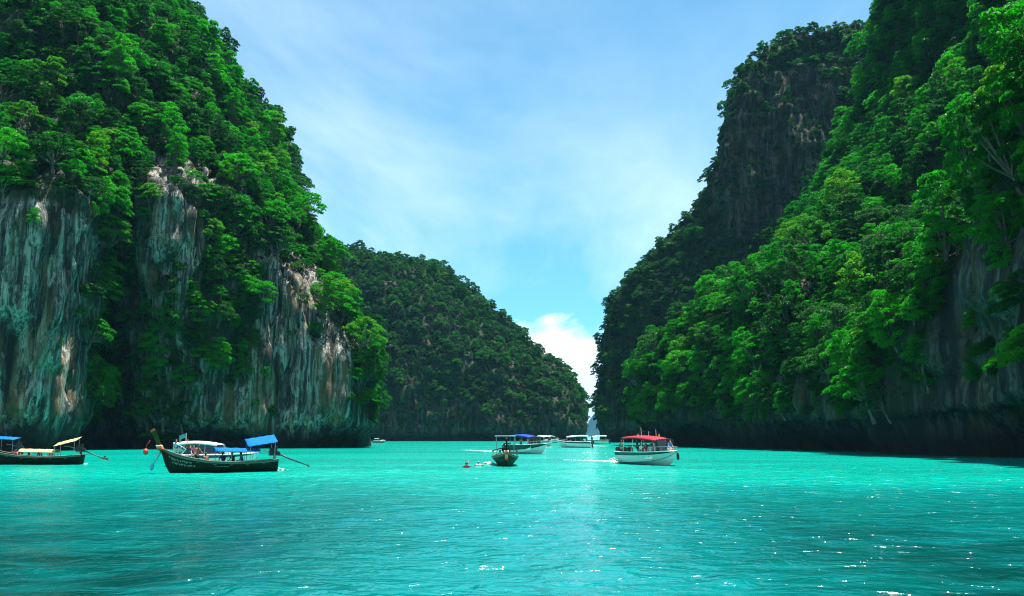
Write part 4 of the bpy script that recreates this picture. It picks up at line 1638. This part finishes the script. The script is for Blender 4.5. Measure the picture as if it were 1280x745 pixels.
def build_boats():
    # --- main long-tail boat: bow towards the cliff pillar side, stern with its engine to the open water
    a = G(206, 591.5)
    b = G(346, 589)
    loc = (a + b) / 2
    hd = math.atan2(a[1] - b[1], a[0] - b[0])
    Lm = float(np.linalg.norm(a - b)) / .955
    dirv = (a - b) / np.linalg.norm(a - b)
    loc = b + dirv * (Lm / 2)
    loc = (float(loc[0]), float(loc[1]), 0.0)
    longtail(loc, hd, 'dark green long-tail boat with two blue canopies and lettering along its bow', Lm, canopy=(.17, .56, 2.0, 1.9, BLUE, .03, 0.0), canopy2=(.02, .28, 2.62, 1.7, BLUE, -.16, -.36), lettering=True)
    # blue cloth hanging from the bow rope
    M = Mesh()
    x = Lm / 2
    M.tube([(0, 0, .75), (.30, 0, .2), (.62, 0, -.35)], [.05, .06, .05], 6)
    M.tube([(.62, 0, -.33), (.72, 0, -.62), (.70, 0, -.82)], [.13, .17, .05], 7)
    o = M.build('mooring_fender', paint('fender_blue', (.10, .28, .42), .6), None, True)
    p = on(loc, hd, x - .1, 0, 1.05)
    o.location = p
    o.rotation_euler = (0, 0, hd)
    tag(o, 'blue fender hanging from the bow of the lettered long-tail boat', 'fender')
    M = Mesh()
    M.ball((0, 0, 0), (.22, .22, .26), 10, 8).tube([(0, 0, .22), (.05, 0, .5), (.3, 0, .9)], .02, 5)
    o = M.build('buoy', paint('buoy_red', (.40, .04, .02), .5), None, True)
    o.location = on(loc, hd, x + 1.15, .3, 1.75)
    tag(o, 'small red float hanging beside the prow of the lettered long-tail boat', 'buoy')
    grp = 'people aboard the boats'
    person(on(loc, hd, 1.9, .1, .42), hd + 2.4, 'stand', 'orange', 'black', 'bare-chested person in dark shorts standing beside the blue canopy of the lettered boat', grp, 'brown', bare=True)
    person(on(loc, hd, 1.05, -.35, .60), hd - 1.2, 'sit', 'orange', 'orange', 'person in orange shorts sitting under the front edge of the blue canopy', grp, 'brown', bare=True)
    for i, (dx, c, l) in enumerate([(-.3, 'navy', 'person in navy shirt sitting under the long blue canopy'), (-1.1, 'black', 'person in black shirt sitting under the long blue canopy'), (-1.9, 'blue', 'person in blue shirt sitting at the rear of the long blue canopy')]):
        person(on(loc, hd, dx, -.3 + .25 * (i % 2), .62), hd - 1.3 + .5 * i, 'sit', c, 'navy', l, grp)

    # --- white cabin speedboat moored behind it
    c0 = G(214, 583)
    c1 = G(324, 582.5)
    l2 = (c0 + c1) / 2
    l2 = (float(l2[0]), float(l2[1]), 0.0)
    h2 = math.atan2(c1[1] - c0[1], c1[0] - c0[0])
    speedboat(l2, h2, 'white cabin speedboat with dark side windows behind the lettered long-tail boat', float(np.linalg.norm(c1 - c0)) * .97, (.70, .71, .72), roof=(.06, .58), cabin=True, engines=2, crest=.16, hz=1.04, bk=1.0)
    person(on(l2, h2, -3.75, -.9, .75), h2 - 1.0, 'stand', 'pale blue', 'white', 'person in pale blue shirt standing at the stern of the white cabin boat', grp)
    person(on(l2, h2, -3.3, -.85, .75), h2 - 1.8, 'stand', 'blue', 'white', 'person in blue shirt and white shorts standing on the white cabin boat', grp)
    person(on(l2, h2, -2.6, -.95, .75), h2 - 1.4, 'stand', 'red', 'navy', 'person in red shirt standing under the white cabin roof', grp, 'fair')
    person(on(l2, h2, -1.9, -1.05, 1.1), h2 - 1.6, 'sit', 'pink', 'black', 'person in pink shirt sitting beside the white cabin windows', grp, 'fair')
    M = Mesh()
    M.tube([(0, 0, 0), (0, 0, 1.0)], .02, 5)
    V = [(-.14 * q, .05 * math.sin(q * 1.4), .98 - b * .42 - .05 * q) for q in range(6) for b in (0, 1)]
    fo = M.build('flag', paint('pole_white', (.75, .72, .66)), None)
    fo.location = on(l2, h2, -2.95, -.2, 2.3)
    fo.rotation_euler = (0, 0, h2)
    tag(fo, 'small teal flag flying above the roof of the white cabin boat', 'flag')
    M = Mesh()
    M.add(V, grid_faces(6, 2))
    M.build('flag_cloth', paint('cloth_teal', CLOTH['teal'], .8), fo)

    # --- long-tail with cream roof at the frame's edge
    s0 = G(103, 580.5)
    d3 = np.array([-1.0, -.05, 0])
    d3 /= np.linalg.norm(d3)
    L3 = 10.8
    l3 = s0 + d3 * L3 / 2
    l3 = (float(l3[0]), float(l3[1]), 0.0)
    h3 = math.atan2(d3[1], d3[0])
    longtail(l3, h3, 'dark long-tail boat with cream roof and tilted cream awning over its stern', L3, canopy=(.25, .60, 1.62, 1.5, CREAM, .02, 0.0), canopy2=(.05, .27, 2.42, 1.3, CREAM, -.26, -.30), hull_col=(.004, .007, .003), garland=False)
    for i, (dx, c) in enumerate([(-2.0, 'white'), (-.9, 'teal'), (.2, 'orange'), (1.6, 'pink')]):
        person(on(l3, h3, dx, -.2, .55), h3 - 1.2 + .8 * i, 'sit', c, 'black', f'person in {c} shirt sitting under the cream roof' if dx < 1 else f'person in {c} shirt sitting ahead of the cream roof', grp)
    # a blue-roofed one beyond it
    s1 = G(26, 574)
    L4 = 10.0
    l4 = (float(s1[0] - L4 / 2), float(s1[1]), 0.0)
    longtail(l4, math.pi, 'long-tail boat with a blue stern awning moored beyond the cream-roofed boat', L4, canopy=None, canopy2=(.06, .34, 2.75, 1.6, BLUE, .06, -.18), hull_col=(.014, .010, .007), garland=False)

    # --- long-tail seen bow-on in the middle
    p5 = G(631, 583)
    h5 = R(-88)
    L5 = 9.6
    l5 = (float(p5[0]), float(p5[1] + L5 * .43), 0.0)
    longtail(l5, h5, 'green long-tail boat with orange prow ribbons and a flat white sun roof', L5, canopy=(.30, .60, 1.75, 2.7, (.010, .012, .014), .0, 0.0), hull_col=(.004, .022, .004), plate=True, prow_col=(.008, .014, .006), bk=1.45, cap_col=(.008, .012, .006), bow=.42)
    person(on(l5, h5, -.4, .4, .5), h5 + .5, 'sit', 'pink', 'black', 'person in pink shirt sitting aboard the green long-tail boat', grp, 'fair')
    person(on(l5, h5, .6, -.45, .5), h5 - .6, 'sit', 'yellow', 'navy', 'person in yellow shirt sitting aboard the green long-tail boat', grp)

    # --- speedboats
    # red roof: bow to the right and towards the viewer
    st, bw = G(776, 577.5), G(838, 584)
    d6 = bw - st
    h6 = R(-69)
    L6 = 10.8
    mid = (st + bw) / 2
    l6 = tuple(map(float, G(813, 580.6)))
    l6 = (l6[0], l6[1], 0.06)
    speedboat(l6, h6, 'white speedboat with a red roof and small yellow flags', L6, (.42, .012, .030), (.50, .58, .54), (.012, .02, .02), roof=(.14, .78), engines=3, flags=True, crest=.10, bottom_line=True, hz=1.14, roof_z=2.5)
    for (x, y, z, ps, c, sh, lab) in [
            (-1.6, -.6, .66, 'stand', 'black', 'navy', 'person in black shirt standing near the stern of the red-roofed boat'),
            (-.2, -.85, 1.0, 'sit', 'white', 'navy', 'person in white shirt sitting on the side bench under the red roof'),
            (.7, -.8, .98, 'sit', 'red', 'black', 'person in red vest sitting under the middle of the red roof'),
            (1.5, -.75, .98, 'sit', 'pale blue', 'white', 'person in pale blue shirt sitting under the red roof'),
            (2.3, -.5, .62, 'stand', 'green', 'black', 'person in dark green shirt standing under the front of the red roof'),
            (-2.3, .5, .98, 'sit', 'teal', 'black', 'person in teal shirt sitting by the stern posts of the red-roofed boat'),
            (-.7, .8, .98, 'sit', 'yellow', 'navy', 'person in yellow shirt sitting on the far bench of the red-roofed boat'),
            (.3, .8, .98, 'sit', 'pink', 'black', 'person in pink shirt sitting on the far bench of the red-roofed boat'),
            (1.2, .75, .98, 'sit', 'orange', 'navy', 'person in orange vest sitting on the far bench of the red-roofed boat'),
            (2.9, .1, 1.30, 'sit', 'red', 'white', 'person in red shirt sitting on the foredeck of the red-roofed boat'),
            (3.6, .2, 1.32, 'sit', 'blue', 'white', 'person in blue shirt sitting at the bow of the red-roofed boat')]:
        person(on(l6, h6, x, y, z * 1.14), h6 - 1.2 + .35 * x, ps, c, sh, lab, grp, 'tan' if x < 1 else 'fair')
    person(on(l6, h6, -5.35, -.6, 1.45), h6 + 2.6, 'sit', 'green', 'green', 'person in green clothes crouching on the stern motors of the red-roofed boat', grp)
    M = Mesh()
    M.tube([(0, 0, .62), (0, 0, .12)], [.02, .02], 5).tube([(0, 0, .12), (0, 0, .02), (0, 0, -.5), (0, 0, -.62)], [.06, .15, .15, .05], 10)
    o = M.build('boat_fender', paint('fender_black', (.02, .022, .03), .45), None, True)
    o.location = on(l6, h6, 4.9, .42, 1.15)
    tag(o, 'black fender hanging at the bow of the red-roofed speedboat', 'fender')
    # blue roof, heading right
    a7, b7 = G(640, 568), G(674, 566.5)
    l7 = (float((a7 + b7)[0] / 2) + .2, float((a7 + b7)[1] / 2), 0.05)
    speedboat(l7, R(-52), 'white and black speedboat with a blue roof behind the green long-tail boat', 10.4, (.003, .035, .26), (.52, .60, .57), (.008, .010, .012), roof=(.18, .68), engines=2, crest=.14, band=2.3)
    person(on(l7, R(-52), -1.2, -.4, .75), R(-60), 'stand', 'yellow', 'black', 'person in yellow shirt standing under the blue speedboat roof', grp)
    # small white ones further in
    q = G(682, 558.3)
    speedboat((float(q[0]), float(q[1]), .05), R(-62), 'small white-roofed speedboat trailing a white wake ahead of the blue-roofed boat', 7.6, (.75, .74, .74), roof=(.15, .62), engines=2)
    person(on((float(q[0]), float(q[1]), .05), R(-62), -2.6, -.3, .75), R(-90), 'stand', 'red', 'black', 'person in red shirt standing at the stern of the small white-roofed speedboat', grp)
    q = G(718, 559.5)
    speedboat((float(q[0]), float(q[1]), .05), R(168), 'white-roofed speedboat with a long dark side stripe off the islet', 8.8, (.74, .72, .72), band_col=(.03, .04, .045), roof=(.10, .72), engines=2)
    person(on((float(q[0]), float(q[1]), .05), R(168), -3.3, .3, .75), R(-90), 'stand', 'green', 'black', 'person in green shirt at the stern of the dark-striped white-roofed speedboat', grp)
    q = G(745, 555.3)
    speedboat((float(q[0]), float(q[1]), .05), R(175), 'far white-roofed speedboat in the gap below the distant hill', 9.2, (.76, .74, .75), roof=(.08, .66), engines=2)
    q = G(474, 553.6)
    speedboat((float(q[0]), float(q[1]), .03), R(8), 'small pale speedboat by the dark foot of the islet', 5.4, hz=.85, bk=.75, roof_col=(.25, .36, .36), hull_col=(.2, .3, .3), roof=(.1, .5), engines=1)
    q = G(691, 553.8)
    speedboat((float(q[0]), float(q[1]), .03), R(30), 'tiny white speedboat between two white-roofed boats at the islet foot', 6.2, (.5, .5, .5), roof=(.1, .6), engines=1)
    return l6, h6, l7


def swimmer(px, py, label, cap, vest, skin='tan', mask=True):
    p = G(px, py, .05)
    r = empty('swimmer', (float(p[0]), float(p[1]), 0.10), (0, 0, R(-70)))
    r.scale = (1.2, 1.2, 1.2)
    tag(r, label, 'person', 'swimmers in the lagoon')
    # head, neck, shoulders and arms out of the water
    J = [(0, 0, -.55), (0, 0, -.2), (0, 0, -.02), (.02, 0, .10), (.05, 0, .18), (.05, 0, .27), (.14, 0, .17),
         (0, .18, -.04), (.16, .36, .02), (.38, .30, .06), (.46, .28, .07), (0, -.18, -.04), (.12, -.38, .01), (.34, -.36, .05), (.42, -.34, .06)]
    E = [(0, 1), (1, 2), (2, 3), (3, 4), (4, 5), (4, 6), (2, 7), (7, 8), (8, 9), (9, 10), (2, 11), (11, 12), (12, 13), (13, 14)]
    rd = [.12, .13, .12, .06, (.09, .1), .07, .02, .07, .045, .033, .025, .07, .045, .033, .025]
    me = skin_mesh('swimmer_body', J, E, rd, 0)
    link('body', me, r, paint('skin_' + skin, SKINS[skin], .4))
    M = Mesh()
    M.ball((.03, 0, .235), (.115, .105, .10), 10, 7)
    M.build('hair', paint('cap_%.2f' % cap[0], cap, .5), r, True)
    M = Mesh()
    M.ball((-.02, .0, -.02), (.20, .28, .15), 12, 8)
    M.build('life_vest', paint('vest_%.2f_%.2f' % (vest[0], vest[1]), vest, .7), r, True)
    if mask:
        M = Mesh()
        M.tube([(.13, .09, .17), (.12, .12, .28), (.06, .13, .46)], .018, 6)
        M.build('snorkel', paint('snorkel_orange', (.65, .12, .02), .5), r, True)


def foam_patch(name, segs, label, n, rng, lift=.02):
    """scattered flakes of froth along tracks on the water: (x0,y0,x1,y1,width)"""
    V, Fc = [], []
    tot = sum(math.hypot(c - a, d - b) * w for a, b, c, d, w, _ in segs)
    for a, b, c, d, w, up in segs:
        k = int(n * math.hypot(c - a, d - b) * w / tot) + 1
        for _ in range(k):
            t = rng.random() ** 1.6
            off = rng.normal(0, .5) * w * (1 - .3 * t)
            L = math.hypot(c - a, d - b) + 1e-6
            x = a + (c - a) * t - (d - b) / L * off
            y = b + (d - b) * t + (c - a) / L * off
            z = lift + .03 + abs(rng.normal(0, 1)) * up
            r = rng.uniform(.05, .20) * (1 - .6 * t)
            o = len(V)
            m = 7
            V.append((x, y, z + r * .28))
            ph = rng.uniform(0, 6.28)
            for q in range(m):
                rr = r * rng.uniform(.6, 1.2)
                V.append((x + rr * math.cos(ph + q * 6.283 / m) * 1.5, y + rr * math.sin(ph + q * 6.283 / m), z - .03))
            Fc += [(o, o + 1 + q, o + 1 + (q + 1) % m) for q in range(m)]
    me = mesh_np(name, V, np.array(Fc), True)
    o = link(name, me, None, foam_material())
    tag(o, label, kind='stuff')


def build_water_life(info):
    l6, h6, l7 = info
    swimmer(583, 583.5, 'swimmer in a red and black vest with an orange snorkel', (.012, .012, .014), (.20, .012, .012))
    swimmer(598, 582, 'swimmer in a pale teal vest beside the green long-tail boat', (.10, .22, .16), (.40, .62, .58), 'fair', False)
    swimmer(131, 573.5, 'lone dark-haired swimmer off the stern of the cream-roofed boat', (.015, .012, .01), (.02, .02, .025), 'brown', False)
    rng = np.random.default_rng(3)

    def seg(x0, y0, x1, y1, w, up=0.0):
        a, b = G(x0, y0), G(x1, y1)
        return (a[0], a[1], b[0], b[1], w, up)
    foam_patch('wake_foam', [seg(772, 577, 705, 575.0, .7, .01), seg(779, 579.5, 770, 577.5, 1.2, .22)], 'white wake foam behind the red-roofed speedboat', 420, rng)
    foam_patch('wake_foam', [seg(616, 564.5, 594, 563.2, 1.3, .03), seg(594, 563.2, 578, 562.4, .7)], 'white wake foam streaming from the blue-roofed speedboat', 200, rng)
    foam_patch('wake_foam', [seg(672, 559.3, 692, 558.6, 1.8, .04), seg(735, 556.5, 757, 558, 1.2), seg(730, 566, 765, 567, .35)], 'white wake foam around the small white-roofed speedboats', 240, rng)
    foam_patch('splash_foam', [seg(347, 588.5, 355, 587.8, .5, .10), seg(611, 580, 617, 581, .5, .10), seg(104, 580.2, 110, 580, .3, .04)], 'small splashes at the sterns and bows of the long-tail boats', 70, rng)


build_water_life(build_boats())
